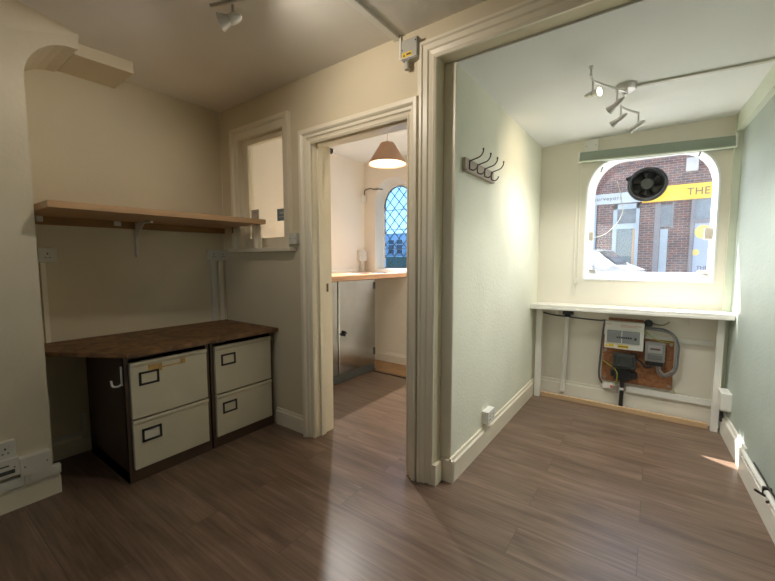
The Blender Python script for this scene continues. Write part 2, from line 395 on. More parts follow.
# partition with hatch, door and the wide opening
hatch = [(-2.785, 1.362), (-2.205, 1.362), (-2.205, 2.25), (-2.785, 2.25)]
outer = [(-3.2, 0), (-1.955, 0), (-1.955, 2.10), (-1.13, 2.10), (-1.13, 0), (-.973, 0), (-.973, 2.335), (.75, 2.335), (.75, 2.56), (-3.2, 2.56)]
struct('wall_partition', B().holed(outer, [(hatch, hatch)], lambda p: (p[0], PY, p[1]), lambda p: (p[0], PY + .088, p[1])), CREAM)
struct('wall_divider', B().box(-1.06, DX, PY + .088, 3.8, 0, 2.56), DIVM)
w1f = arch(-.515, .365, 1.112, 2.13, .20, .27); w1b = arch(-.472, .345, 1.172, 2.135, .22, .28)
w2f = arch(-2.855, -2.345, 1.165, 2.27, .245, .27); w2b = arch(-2.83, -2.375, 1.172, 2.20, .225, .26)
w5f = arch(-1.90, -1.34, 1.165, 2.27, .27, .27); w5b = arch(-1.87, -1.37, 1.172, 2.20, .25, .26)  # extra opening out of view, added to let daylight into the lobby
struct('wall_front', B().holed([(-3.25, -.1), (.75, -.1), (.75, 2.65), (-3.25, 2.65)], [(w1f, w1b), (w2f, w2b), (w5f, w5b)],
       lambda p: (p[0], FY, p[1]), lambda p: (p[0], FY + .15, p[1])), FRONTM)
struct('wall_lobby_front', B().holed([(-3.03, 0), (-1.06, 0), (-1.06, 2.488), (-3.03, 2.488)], [(w2f, w2f), (w5f, w5f)],
       lambda p: (p[0], FY - .012, p[1]), lambda p: (p[0], FY - .001, p[1])), BROOMM)
struct('wall_right', B().prism([(wr(3.9), 3.9, -.05), (wr(-1.9), -1.9, -.05), (wr(-1.9) + .2, -1.9, -.05), (wr(3.9) + .2, 3.9, -.05)], (0, 0, 2.62)), RIGHTM)
bw = [(-1.85, 1.3), (-.35, 1.3), (-.35, 2.1), (-1.85, 2.1)]  # opening added behind the camera for daylight
struct('wall_back', B().holed([(-3.3, 0), (1, 0), (1, 2.6), (-3.3, 2.6)], [(bw, bw)], lambda p: (p[0], -1.6, p[1]), lambda p: (p[0], -1.75, p[1])), CREAM)
bwn = thing('added_window_4', (-1.1, -1.66, .9), None, None, kind='structure')  # unseen window, added to bring daylight into the dim room
f = B()
for a in ((-1.85, -1.79, 1.3, 2.1), (-.41, -.35, 1.3, 2.1), (-1.13, -1.07, 1.3, 2.1), (-1.85, -.35, 1.3, 1.36), (-1.85, -.35, 2.04, 2.1)):
    f.box(a[0], a[1], -1.70, -1.64, a[2], a[3])
obj('frame', f, GLOSSW, bwn); obj('pane', B().box(-1.80, -.40, -1.675, -1.669, 1.35, 2.05), GLASSH, bwn)

# mouldings
CAS = [(0, 0), (0, .012), (.012, .018), (.018, .012), (.030, .016), (.036, .026), (.052, .028), (.058, .036), (.066, .042), (.088, .042), (.092, .036), (.092, 0)]
dr = thing('door_1', (-1.54, PY, 0), None, None, kind='structure')
obj('architrave', B().sweep([(-1.930, 0), (-1.930, 2.065), (-1.152, 2.065), (-1.152, 0)], [(-1, 0), (-1, 1), (.86, 1), (.86, 0)], CAS, PY), GLOSS, dr)
jb = B()
jb.box(-1.958, -1.930, PY - .004, 1.985, 0, 2.10); jb.box(-1.152, -1.124, PY - .004, 1.985, 0, 2.10); jb.box(-1.958, -1.124, PY - .004, 1.985, 2.085, 2.115)
obj('jamb', jb, GLOSS, dr)
st = B(); st.box(-1.930, -1.914, 1.85, 1.895, 0, 2.085, .003); st.box(-1.168, -1.152, 1.85, 1.895, 0, 2.085, .003); st.box(-1.93, -1.152, 1.85, 1.895, 2.069, 2.085, .003)
obj('door_stop', st, GLOSS, dr)
obj('strike_plate', B().box(-1.9305, -1.927, 1.93, 1.948, 1.05, 1.11, .001).box(-1.9285, -1.9255, 1.934, 1.944, 1.058, 1.074).box(-1.9285, -1.9255, 1.934, 1.944, 1.086, 1.102), IRON, dr)

struct('trim_opening', B().sweep([(-.973, 0), (-.973, 2.332), (.70, 2.332)], [(-1, 0), (-1, 1), (0, 1)],
       [(0, 0), (0, .014), (.012, .02), (.02, .014), (.04, .018), (.046, .026), (.07, .028), (.076, .036), (.09, .036), (.094, 0)], PY), GLOSS)
ht = thing('window_3', (-2.495, PY, 1.35), None, None, kind='structure')
obj('architrave', B().sweep([(-2.77, 1.375), (-2.77, 2.235), (-2.22, 2.235), (-2.22, 1.375)], [(-1, 0), (-1, 1), (.9, 1), (.9, 0)],
    [(0, 0), (0, .01), (.014, .014), (.05, .018), (.056, .026), (.066, .032), (.088, .032), (.09, 0)], PY), GLOSS, ht)
f = B(); f.box(-2.77, -2.70, 1.835, 1.875, 1.375, 2.235, .003); f.box(-2.262, -2.22, 1.835, 1.875, 1.375, 2.235, .003)
f.box(-2.702, -2.26, 1.836, 1.874, 1.375, 1.455, .003); f.box(-2.702, -2.26, 1.836, 1.874, 2.195, 2.235, .003)
obj('frame', f, GLOSS, ht)
f = B(); f.box(-2.79, -2.77, PY - .002, 1.93, 1.37, 2.25); f.box(-2.22, -2.20, PY - .002, 1.93, 1.37, 2.25); f.box(-2.79, -2.20, PY - .002, 1.93, 2.235, 2.255); f.box(-2.79, -2.2, PY - .002, 1.93, 1.36, 1.376)
obj('reveal', f, GLOSS, ht)
obj('sill', B().box(-2.885, -2.105, PY - .055, PY + .01, 1.342, 1.374, .008), GLOSS, ht)
obj('pane', B().box(-2.71, -2.255, 1.853, 1.857, 1.44, 2.21), GLASSH, ht)
# coving, corner boards
cx = B(); cx.prism([(wr(3.73), 3.73, ZR + .01), (wr(1.9), 1.9, ZR + .01), (wr(1.9), 1.9, ZR - .12), (wr(3.73), 3.73, ZR - .12)], (-.035, 0, 0))
struct('trim_coving', cx, SAGETRIM)
struct('trim_corner', B().box(.43, .48, 3.70, 3.74, 0, ZR), SAGETRIM)
# baseboards
struct('trim_post', B().box(-.985, DX - .001, PY + .083, PY + .0875, 0, ZR), GLOSS)
def skirt(name, p0, p1, n, h=.14, t=.02, m=GLOSS):
    p0, p1, n = Vector(p0 + (0,)), Vector(p1 + (0,)), Vector(n + (0,)).normalized()
    pr = [(0, 0), (t, 0), (t, h * .80), (t * .55, h * .86), (t * .45, h * .97), (t * .2, h), (0, h)]
    b = B(); b.prism([p0 + n * a + Vector((0, 0, z)) for a, z in pr], p1 - p0); return struct(name, b, m)
skirt('baseboard_partition', (-2.36, PY), (-2.022, PY), (0, -1), .13, .018)
skirt('baseboard_left', (wl(.55), .55), (wl(1.3), 1.3), (1, 0), .12, .02)
skirt('baseboard_breast', (-2.635, -1.6), (-2.635, .543), (1, 0), .115, .024)
b = B(); b.box(-3.06, -2.635, .52, .543, 0, .115); struct('baseboard_breast_return', b, GLOSS)
skirt('baseboard_divider', (DX, 1.87), (DX, 3.70), (1, 0), .145, .022, GLOSS)
b = B(); b.box(-.975, DX + .022, 1.868, 1.893, 0, .13); b.box(-.975, -.950, 1.79, 1.893, 0, .12); struct('baseboard_post', b, GLOSS)
skirt('baseboard_front', (-.88, FY), (.44, FY), (0, -1), .16, .02, FRONTM)
skirt('baseboard_right', (wr(3.62), 3.62), (wr(2.98), 2.98), (-1, -.0435), .16, .022, GLOSSW)
b = B(); b.prism([(wr(2.99), 2.99, 0), (wr(-1.6), -1.6, 0), (wr(-1.6) - .032, -1.6, 0), (wr(2.99) - .032, 2.99, 0)], (0, 0, .115)); struct('baseboard_right_near', b, GLOSSW)
skirt('baseboard_lobby', (-3.03, FY - .012), (-1.06, FY - .012), (0, -1), .13, .02, BROOMM)

# ------------------------------------------------------------------ front window
w = thing('window_1', (-.065, FY + .14, 1.17), None, None, kind='structure')
fo = arch(-.50, .373, 1.14, 2.17, .225, .285); fi = arch(-.470, .343, 1.174, 2.136, .218, .278)
obj('frame', B().holed(fo, [(fi, fi)], lambda p: (p[0], 3.887, p[1]), lambda p: (p[0], 3.92, p[1])), WINW, w)
rv = B()
def ring(a, ya, c, yc):
    n = len(a); va = [rv.bm.verts.new((p[0], ya, p[1])) for p in a]; vc = [rv.bm.verts.new((p[0], yc, p[1])) for p in c]
    for k in range(n): rv.bm.faces.new((va[k], va[(k + 1) % n], vc[(k + 1) % n], vc[k]))
w1o = arch(-.523, .373, 1.104, 2.138, .208, .278)
w1i = arch(-.511, .361, 1.116, 2.126, .196, .266); w1bi = arch(-.468, .341, 1.176, 2.131, .216, .276)
ring(w1o, FY - .006, w1i, FY - .006); ring(w1i, FY - .006, w1bi, FY + .148); ring(w1o, FY - .006, w1o, FY + .002)
obj('reveal', rv, WINW, w)
vb = B(); n_ = len(fi); c_ = [vb.bm.verts.new((p[0], 3.888, p[1])) for p in fi]; d_ = [vb.bm.verts.new((p[0], 3.892, p[1])) for p in fi]
vb.bm.faces.new(c_); vb.bm.faces.new(d_[::-1])
for k in range(n_): vb.bm.faces.new((c_[k], d_[k], d_[(k + 1) % n_], c_[(k + 1) % n_]))
obj('pane', vb, GLASS, w)
for i, (x0, x1, z0, z1, lab) in enumerate(((-.512, -.462, 1.455, 1.53, 'beige foam pad on the window edge below the pull cord side'), (.305, .372, 1.443, 1.53, 'beige foam pad on the window edge beside the yellow poster dot'),
        (-.495, -.43, 1.18, 1.196, 'thin beige strip on the window sill by the white car'), (.28, .345, 1.18, 1.198, 'thin beige strip on the window sill below the poster'))):
    obj('foam_pad', B().box(x0, x1, 3.80 if i < 2 else 3.82, 3.884, z0, z1, .004), FOAM, label=lab, cat='pad', group='pads round the front window')

# leaded window
w = thing('window_2', (-2.6, FY + .14, 1.17), None, None, kind='structure')
lo = arch(-2.835, -2.37, 1.168, 2.205, .225, .262); li = arch(-2.815, -2.39, 1.185, 2.185, .21, .25)
obj('frame', B().holed(lo, [(li, li)], lambda p: (p[0], 3.868, p[1]), lambda p: (p[0], 3.892, p[1])), WINW, w)
vb = B(); c_ = [vb.bm.verts.new((p[0], 3.878, p[1])) for p in li]; d_ = [vb.bm.verts.new((p[0], 3.881, p[1])) for p in li]; n_ = len(li)
vb.bm.faces.new(c_); vb.bm.faces.new(d_[::-1])
for k in range(n_): vb.bm.faces.new((c_[k], d_[k], d_[(k + 1) % n_], c_[(k + 1) % n_]))
obj('pane', vb, GLASSL, w)
def inside(x, z):
    if not (-2.815 < x < -2.39 and z > 1.185): return False
    cxx, cz, rx, rz = -2.6025, 1.935, .2125, .25
    return z < cz or ((x - cxx) / rx) ** 2 + ((z - cz) / rz) ** 2 < 1
w5 = thing('added_window_5', (-1.62, FY + .14, 1.17), None, None, kind='structure')  # second arched lobby window, out of view, added for its daylight
l5 = arch(-1.875, -1.365, 1.168, 2.205, .25, .262); l6 = arch(-1.855, -1.385, 1.185, 2.185, .235, .25)
obj('frame', B().holed(l5, [(l6, l6)], lambda p: (p[0], 3.868, p[1]), lambda p: (p[0], 3.892, p[1])), WINW, w5)
lat = B(); P_, H_ = .135, .150
for sgn in (1, -1):
    for k in range(-14, 16):
        seg = []
        for i in range(241):
            x = -2.83 + .46 * i / 240; z = 1.10 + k * H_ + sgn * (x + 2.6) * H_ / P_
            if inside(x, z): seg.append((x, 3.872, z))
        if len(seg) > 4:
            lat.tube([seg[0], seg[-1]], .0052, 6, smooth=False)
for z in (1.42, 1.66, 1.90): lat.tube([(-2.815, 3.866, z), (-2.39, 3.866, z)], .004, 6, smooth=False)
lat.tube([(x, 3.87, z) for x, z in li[::-1]], .006, 6, smooth=False)
obj('lead_lattice', lat, LEAD, w)

# ------------------------------------------------------------------ street outside
struct('road', B().box(-40, 30, 3.9, 60, -.25, -.15), ROADM)
struct('pavement', B().box(-40, 30, 13.6, 16, -.16, -.04), PAVEM)
def q(x, z): return (x * 1.28, 1.28 + (z - 1.28) * 1.28)
BY = 16.0
fb = thing('shop_building', (0, BY, -.1), 'dark brick terrace with shop signs across the street outside the front window', 'building')
def fpart(name, x0, x1, z0, z1, y0, y1, m, par=fb, bev=0):
    a, b_ = q(x0, z0), q(x1, z1); return obj(name, B().box(a[0], b_[0], y0, y1, a[1], b_[1], bev), m, par)
obj('brick_wall', B().box(-3.4, 6.0, BY, BY + 3, -.1, 6.2), BRICK, fb)
sg = fpart('pale_sign', -2.2, -.36, 2.87, 3.16, BY - .12, BY, SIGNW); text('sign_lettering', 'surveyors', .195, (-1.05, BY - .125, q(0, 2.975)[1]), SIGNTXT, sg, spacing=1.15, align='RIGHT')
sg = fpart('yellow_sign', -.36, 2.4, 2.84, 3.23, BY - .14, BY, YEL); text('sign_lettering', 'THE', .33, (.59 * 1.28, BY - .145, q(0, 2.945)[1]), DARKTXT, sg, spacing=1.08, sx=.93)
al = fpart('alarm_box', .54, .79, 3.55, 3.89, BY - .14, BY, mat('alarm_box_plastic', (.46, .47, .47), .5), bev=.03)
dd = fpart('door', -.92, -.54, -.0, 2.15, BY - .05, BY + .01, BLUEDOOR)
fpart('door_frame', -1.02, -.92, -.0, 2.84, BY - .10, BY, PALEBLUE); fpart('door_frame', -.48, -.40, -.0, 2.84, BY - .10, BY, PALEBLUE)
fpart('door_frame', -.92, -.48, 2.15, 2.30, BY - .10, BY, PALEBLUE); fpart('door_frame', -1.02, -.40, 2.70, 2.84, BY - .10, BY, PALEBLUE)
fpart('door_post', -.54, -.48, 0, 2.15, BY - .07, BY, mat('ochre_post', (.40, .28, .18), .6))
fpart('transom_window', -.92, -.48, 2.30, 2.70, BY - .03, BY + .01, DARKGLASS)
fpart('shop_front_pier', -1.75, -1.44, 0, 2.87, BY - .10, BY, PALEBLUE)
fpart('drain_pipe', -.06, .07, 0, 2.78, BY - .08, BY, STONE)
fpart('blue_door', .08, .25, 0, 2.11, BY - .05, BY, PALEBLUE); fpart('window', .06, .31, 2.16, 2.74, BY - .05, BY, DARKGLASS)
fpart('window_surround', .0, .06, 2.12, 2.8, BY - .07, BY, STONE); fpart('window_surround', .31, .35, 2.12, 2.8, BY - .07, BY, STONE)
fpart('shop_window_frame', .70, .78, 0, 2.84, BY - .10, BY, STONE); fpart('shop_window_frame', .78, 2.2, 2.22, 2.32, BY - .10, BY, STONE)
fpart('shop_window', .78, 2.2, 2.32, 2.84, BY - .04, BY, mat('bluish_shop_glass', (.14, .19, .24), .1, var=.1))
po = fpart('poster', .79, 2.2, .8, 2.22, BY - .05, BY, POSTER)
a = q(.97, 2.0); obj('poster_dot', B().cyl((a[0], BY - .056, a[1]), (a[0], BY - .049, a[1]), .225, seg=32), POSTYEL, po)
a = q(.835, 1.48); obj('poster_dot', B().cyl((a[0], BY - .056, a[1]), (a[0], BY - .049, a[1]), .105, seg=32), POSTYEL, po)
text('poster_lettering', 'THE', .17, (q(.87, 1.05)[0], BY - .056, q(.87, 1.04)[1]), SIGNTXT, po)

# white car parked across the road (faces away from the shop door)
cr = thing('car', (-2.3, 10.4, -.15), 'white hatchback car parked in the street outside the front window', 'car')
def carprof(y, inset, top):
    pts = [(-4.3, .12), (-4.35, .55), (-4.1, .78), (-3.2, .90), (-2.45, 1.42 - top), (-1.75, 1.545 - top), (-1.15, 1.56 - top), (-.86, 1.53 - top), (-.45, 1.23), (-.19, 1.13), (-.155, 1.08), (-.20, .80), (-.17, .55), (-.22, .15)]
    return [(x, y, z) for x, z in pts]
def loft(b, secs):
    rows = [[b.bm.verts.new(p) for p in s_] for s_ in secs]
    for a, c in zip(rows, rows[1:]):
        for k in range(len(a)): b.bm.faces.new((a[k], a[(k + 1) % len(a)], c[(k + 1) % len(a)], c[k]))
    b.bm.faces.new(rows[0]); b.bm.faces.new(rows[-1]); return b
def sec(y, bel, gre):  # below-belt inset handled by y; greenhouse shrink
    return [(x, y, z) for x, z in [(-4.3, .12), (-4.35, .55), (-4.1, .78), (-3.2, .90), (-.16, 1.08), (-.20, .80), (-.17, .55), (-.22, .15)]]
bd = loft(B(), [sec(9.52, 0, 0), sec(9.50, 0, 0), sec(11.26, 0, 0), sec(11.24, 0, 0)])
bmesh.ops.bevel(bd.bm, geom=list(bd.bm.edges), offset=.03, segments=2, affect='EDGES')
obj('body', bd, CARW, cr, smooth=True)
def gh(y, s): return [(x, y, z) for x, z in [(-3.25, .90), (-2.45, .9 + .50 * s), (-1.75, .9 + .64 * s), (-1.15, .9 + .66 * s), (-.84, .9 + .63 * s), (-.47, 1.22), (-.17, 1.10), (-.2, .95)]]
cb = loft(B(), [gh(9.53, .02), gh(9.60, .55), gh(9.74, .96), gh(9.95, 1.0), gh(10.8, 1.0), gh(11.02, .96), gh(11.16, .55), gh(11.23, .02)])
obj('cabin', cb, CARW, cr, smooth=True)
# rear screen lies on the sloping back of the cabin
def slab(b, pts, off):
    n = (Vector(pts[1]) - Vector(pts[0])).cross(Vector(pts[2]) - Vector(pts[0])).normalized() * off
    return b.prism([Vector(p) + n * .2 for p in pts], n)
rs = B(); rs.prism([(-.83, 9.90, 1.545), (-.83, 10.85, 1.545), (-.50, 10.95, 1.255), (-.50, 9.78, 1.255)], (.02, 0, .02)); obj('rear_screen', rs, CARGLASS, cr)
wp = obj('spoiler', B().prism([(-.98, 9.85, 1.55), (-.98, 10.9, 1.55), (-.76, 10.9, 1.545), (-.76, 9.85, 1.545)], (0, 0, .03), .008), CARW, cr)
sw = B(); sw.prism([(-1.45, 9.575, 1.16), (-.86, 9.575, 1.17), (-1.0, 9.645, 1.36), (-1.45, 9.665, 1.41)], (0, -.03, .01)); obj('side_window', sw, CARGLASS, cr)
sw = B(); sw.prism([(-2.6, 9.57, 1.13), (-1.52, 9.575, 1.16), (-1.52, 9.665, 1.41), (-2.2, 9.645, 1.34)], (0, -.03, .01)); obj('side_window', sw, CARGLASS, cr)
obj('tail_lamp', B().box(-.26, -.14, 9.49, 9.68, .88, 1.04, .02), TAILRED, cr)
cr.rotation_euler.z = R(-9); cr.location = (-2.42, 10.7, -.20)
for x in (-3.5, -.98):
    wh = obj('wheel', B().cyl((x, 9.47, .16), (x, 9.70, .16), .31, seg=28), TYRE, cr); obj('rim', B().cyl((x, 9.455, .16), (x, 9.49, .16), .20, seg=20), CHROME, wh)

hs = thing('house', (-17.0, 26.5, -.15), 'pale blue house with sash windows seen through the leaded window', 'building')
obj('front_wall', B().box(-22, -15.9, 25, 31, -.15, 3.4), HOUSEM, hs)
obj('roof', B().prism([(-22.2, 24.8, 3.4), (-22.2, 31.2, 3.4), (-22.2, 28, 4.2)], (6.5, 0, 0)), ROOFM, hs)
for x in (-17.5, -16.7, -18.6):
    wf = obj('window', B().box(x - .3, x + .3, 24.93, 25.02, 1.75, 2.95), GLOSSW, hs)
    pn = B()
    for i in range(2):
        for j in range(3): pn.box(x - .26 + i * .27, x - .01 + i * .26, 24.9, 24.95, 1.80 + j * .38, 2.13 + j * .38)
    obj('pane', pn, DARKGLASS, wf)
obj('garden_hedge', B().box(-22, -13, 23.6, 24.4, -.15, 1.55, .1), mat('hedge_green', (.10, .16, .12), .9, var=.4, scale=9, bump=1), label='low dark hedge before the pale blue house outside', cat='hedge')

# ------------------------------------------------------------------ filing cabinets and worktop
def cabinet(y0, y1, label, tape):
    t = thing('filing_cabinet', (-2.68, (y0 + y1) / 2, 0), label, 'filing cabinet', 'filing cabinets under the worktop')
    c = B(); xb, xf = -3.0, -2.378
    c.box(xb, xf, y0, y0 + .012, 0, .737); c.box(xb, xf, y1 - .012, y1, 0, .737); c.box(xb, xb + .012, y0, y1, 0, .737)
    c.box(xb, xf, y0, y1, .722, .737); c.box(xb, xf, y0, y1, .0, .07)
    c.box(xf - .02, xf + .004, y0, y0 + .022, 0, .737, .002); c.box(xf - .02, xf + .004, y1 - .022, y1, 0, .737, .002)
    c.box(xf - .02, xf + .003, y0 + .02, y1 - .02, .0, .072, .002); c.box(xf - .05, xf - .02, y0 + .02, y1 - .02, .36, .40)
    obj('carcass', c, BROWNSTEEL, t)
    for k, (z0, z1) in enumerate(((.376, .703), (.078, .368))):
        d = B(); d.box(xf - .03, -2.357, y0 + .024, y1 - .024, z0, z1 - .03, .003)
        d.prism([(xf - .03, y0 + .024, z1 - .032), (-2.358, y0 + .024, z1 - .032), (-2.350, y0 + .024, z1 - .012), (-2.352, y0 + .024, z1), (xf - .03, y0 + .024, z1 - .006)], (0, y1 - y0 - .048, 0))
        dw = obj('drawer', d, CREAMSTEEL, t)
        a = y0 + .066; zz = z1 - .140
        h = B(); h.box(-2.358, -2.351, a, a + .105, zz, zz + .012, .001); h.box(-2.358, -2.351, a, a + .105, zz + .066, zz + .078, .001)
        h.box(-2.358, -2.351, a, a + .011, zz, zz + .078, .001); h.box(-2.358, -2.351, a + .094, a + .105, zz, zz + .078, .001)
        obj('label_frame', h, BLACK, dw)
        obj('label_card', B().box(-2.3575, -2.3555, a + .009, a + .096, zz + .01, zz + .068), CARD if (tape and k) else CREAMSTEEL, dw)
        if tape and k == 0:
            tp = B(); tp.box(-2.3575, -2.3560, y0 + .115, y0 + .19, z1 - .075, z1 - .03); tp.box(-2.3575, -2.3560, y0 + .19, y0 + .31, z1 - .060, z1 - .052); tp.box(-2.3575, -2.3560, y0 + .295, y0 + .325, z1 - .062, z1 - .03)
            obj('tape_residue', tp, TAPE, dw)
    return t
cabinet(.79, 1.275, 'brown and cream two-drawer filing cabinet with old tape on its top drawer', True)
cabinet(1.285, 1.775, 'brown and cream two-drawer filing cabinet in the corner beside the hatch wall', False)
hk = B(); hk.box(-2.412, -2.394, .782, .79, .575, .685, .003); hk.tube([(-2.403, .786, .585), (-2.415, .770, .572), (-2.435, .752, .575), (-2.442, .748, .605)], .006, 8)
obj('coat_hook', hk, PLASTIC, label='small white stick-on hook on the brown cabinet side', cat='hook')
obj('worktop', B().prism([(wl(1.79) + .004, 1.795, .738), (-2.315, 1.795, .738), (-2.335, .80, .738), (-2.76, .548, .738), (wl(.55) + .004, .548, .738)], (0, 0, .026), .003), WTOP,
    label='worn brown wooden worktop with one cut corner over both filing cabinets', cat='worktop')

# shelf
sh = thing('wall_shelf', (-2.75, 1.15, 1.548), 'long beech shelf in the alcove above the filing cabinets', 'shelf')
obj('shelf_board', B().prism([(wl(.55) + .002, .546, 1.548), (wl(1.8) + .002, 1.79, 1.548), (-2.80, 1.79, 1.548), (-2.80, 1.762, 1.548), (-2.388, 1.762, 1.548), (-2.50, .546, 1.548)], (0, 0, .036), .002), BEECH, sh)
obj('batten', B().prism([(wl(.55) + .001, .546, 1.497), (wl(1.8) + .001, 1.80, 1.505), (wl(1.8) + .022, 1.80, 1.505), (wl(.55) + .022, .546, 1.497)], (0, 0, .05)), BATTEN, sh)
bk = B(); x0 = wl(1.14); bk.box(x0 + .002, x0 + .026, 1.128, 1.146, 1.30, 1.548, .002); bk.box(x0 + .002, x0 + .27, 1.128, 1.146, 1.535, 1.547, .002)
bk.prism([(x0 + .02, 1.134, 1.535), (x0 + .15, 1.134, 1.535), (x0 + .02, 1.134, 1.44)], (0, .006, 0)); obj('bracket', bk, PLASTOLD, sh, label='white metal shelf bracket')
obj('fixing_plate', B().box(x0 + .024, x0 + .03, 1.00, 1.04, 1.515, 1.545), PLASTOLD, sh); obj('fixing_plate', B().box(x0 + .02, x0 + .05, .60, .63, 1.51, 1.545, .002), PLASTOLD, sh)
obj('leg', B().box(-2.505, -2.455, 1.758, 1.772, 1.374, 1.548, .002).box(-2.505, -2.492, 1.73, 1.772, 1.374, 1.548, .002), GLOSS, sh, label='cream upright on the hatch sill')
obj('hook', B().tube([(-2.81, 1.75, 1.548), (-2.81, 1.75, 1.51), (-2.81, 1.745, 1.50)], .005, 8), IRON, sh)

# ------------------------------------------------------------------ sockets, trunking, boxes
def plate(name, p, n, wd, hh, dp, label, cat, m=PLASTIC, double=False, blank=False, group=None):
    """box fitting on a wall at p with outward normal n ('+x', '-x', '-y'); plate, pin holes and switches"""
    N = {'+x': Vector((1, 0, 0)), '-x': Vector((-1, 0, 0)), '-y': Vector((0, -1, 0))}[n]
    T = {'+x': Vector((0, 1, 0)), '-x': Vector((0, -1, 0)), '-y': Vector((1, 0, 0))}[n]
    t = thing(name, p, label, cat, group)
    M3 = Matrix((T, N, Vector((0, 0, 1)))).transposed()
    def bx(b, t0, t1, n0, n1, z0, z1, bev=0):
        c = Vector(p) + T * (t0 + t1) / 2 + N * (n0 + n1) / 2 + Vector((0, 0, (z0 + z1) / 2))
        h = [abs((T * (t1 - t0) + N * (n1 - n0))[i]) / 2 for i in (0, 1)] + [(z1 - z0) / 2]
        b.box(c.x - h[0], c.x + h[0], c.y - h[1], c.y + h[1], c.z - h[2], c.z + h[2], bev); return b
    obj('back_box', bx(B(), -wd / 2, wd / 2, 0, dp * .72, -hh / 2, hh / 2, .002), m, t)
    obj('face_plate', bx(B(), -wd / 2 - .001, wd / 2 + .001, dp * .72, dp, -hh / 2 - .001, hh / 2 + .001, .003), m, t)
    if not blank:
        for c in ((-wd / 4, wd / 4) if double else (0.0,)):
            hb = B(); sb = B()
            bx(hb, c - .003, c + .003, dp - .002, dp + .001, .004, .014); bx(hb, c - .014, c - .006, dp - .002, dp + .001, -.017, -.012); bx(hb, c + .006, c + .014, dp - .002, dp + .001, -.017, -.012)
            bx(sb, c + .012, c + .022, dp, dp + .003, .012, .030, .001)
            obj('pin_holes', hb, HOLE, t); obj('switch', sb, m, t)
    else:
        for c in (-wd * .36, wd * .36): obj('screw', bx(B(), c - .003, c + .003, dp - .001, dp + .001, -.003, .003), HOLE, t)
    return t
plate('power_socket', (wl(.665), .645, 1.310), '+x', .088, .088, .034, 'single white power socket beside the chimney breast edge', 'socket', PLASTOLD)
plate('power_socket', (wl(1.74), 1.725, 1.322), '+x', .160, .088, .040, 'double white power socket in the corner under the shelf', 'socket', PLASTOLD, double=True)
plate('power_socket', (-2.635, .30, .325), '+x', .150, .088, .034, 'double white power socket low on the chimney breast', 'socket', PLASTOLD, double=True)
plate('blank_box', (-2.635, .445, .215), '+x', .120, .095, .045, 'plain white connection box above the chimney breast skirting', 'box', PLASTOLD, blank=True)
t = plate('control_box', (-2.635, .318, .235), '+x', .128, .092, .045, 'white control box with dark display low on the chimney breast', 'box', PLASTOLD, blank=True)
obj('display', B().box(-2.592, -2.589, .305, .365, .205, .225), DKGREY, t); obj('slot', B().box(-2.592, -2.589, .31, .345, .245, .252), DKGREY, t)
plate('junction_box', (-2.092, PY, 1.432), '-y', .078, .075, .042, 'white cable box between the hatch and the door frame', 'box', PLASTOLD, blank=True)
plate('power_socket', (DX, 2.425, .213), '+x', .125, .085, .045, 'white double socket above the pale green wall skirting', 'socket', PLASTIC, double=True)
plate('junction_box', (-.493, FY, 2.265), '-y', .10, .096, .03, 'square white ceiling-edge box above the window blind', 'box', PLASTIC, blank=True)
t = thing('junction_box', (.45, 3.55, .22), 'square white box low in the corner beside the shelf leg', 'box'); obj('cover', B().box(.423, .485, 3.44, 3.595, .225, .345, .004), PLASTIC, t); obj('base', B().box(.43, .482, 3.45, 3.60, .215, .228), GLOSSW, t)
obj('black_stub', B().box(.44, .46, 3.56, 3.60, .10, .20, .004), BLACK, t)

def run(name, pts, wd, m, label, cat='cable trunking'):
    b = B()
    for p0, p1 in zip(pts, pts[1:]):
        p0, p1 = Vector(p0), Vector(p1); lo_ = [min(a, c) for a, c in zip(p0, p1)]; hi_ = [max(a, c) for a, c in zip(p0, p1)]
        h = wd / 2; b.box(lo_[0] - h[0] if False else lo_[0] - h, hi_[0] + h, lo_[1] - h, hi_[1] + h, lo_[2] - h, hi_[2] + h, min(.002, h * .3))
    return obj(name, b, m, label=label, cat=cat)
xw = wl(1.71)
obj('trunking', B().box(xw + .001, xw + .017, 1.675, 1.715, .764, 1.278, .002), PLASTOLD, label='wide white trunking from the double socket down to the worktop', cat='cable trunking')
obj('trunking', B().box(xw + .001, xw + .021, 1.742, 1.775, .764, 1.278, .002), GLOSS, label='narrow cream trunking in the corner under the double socket', cat='cable trunking')
xw = wl(.63); obj('trunking', B().box(xw + .002, xw + .016, .612, .637, .764, 1.266, .002), GLOSS, label='cream trunking below the single alcove socket', cat='cable trunking')
obj('trunking', B().box(wl(.79) + .002, wl(.79) + .02, .755, .787, .09, .26, .002).box(wl(.7) + .003, wl(.7) + .02, .60, .757, .122, .148, .002), PLASTOLD, label='elbow of white trunking behind the filing cabinet in the alcove', cat='cable trunking')
obj('trunking', B().box(-2.634, -2.600, -1.55, .545, .118, .165, .003), PLASTOLD, label='white skirting trunking along the chimney breast', cat='cable trunking')
obj('thin_cable', B().tube([(-2.606, .05, .085), (-2.606, .25, .095), (-2.598, .385, .11), (-2.595, .40, .16), (-2.595, .415, .165), (-2.598, .43, .118), (-2.604, .48, .098), (-2.604, .535, .108)], .0028, 6), PLASTOLD, label='thin white cable looping below the chimney breast trunking', cat='cable')

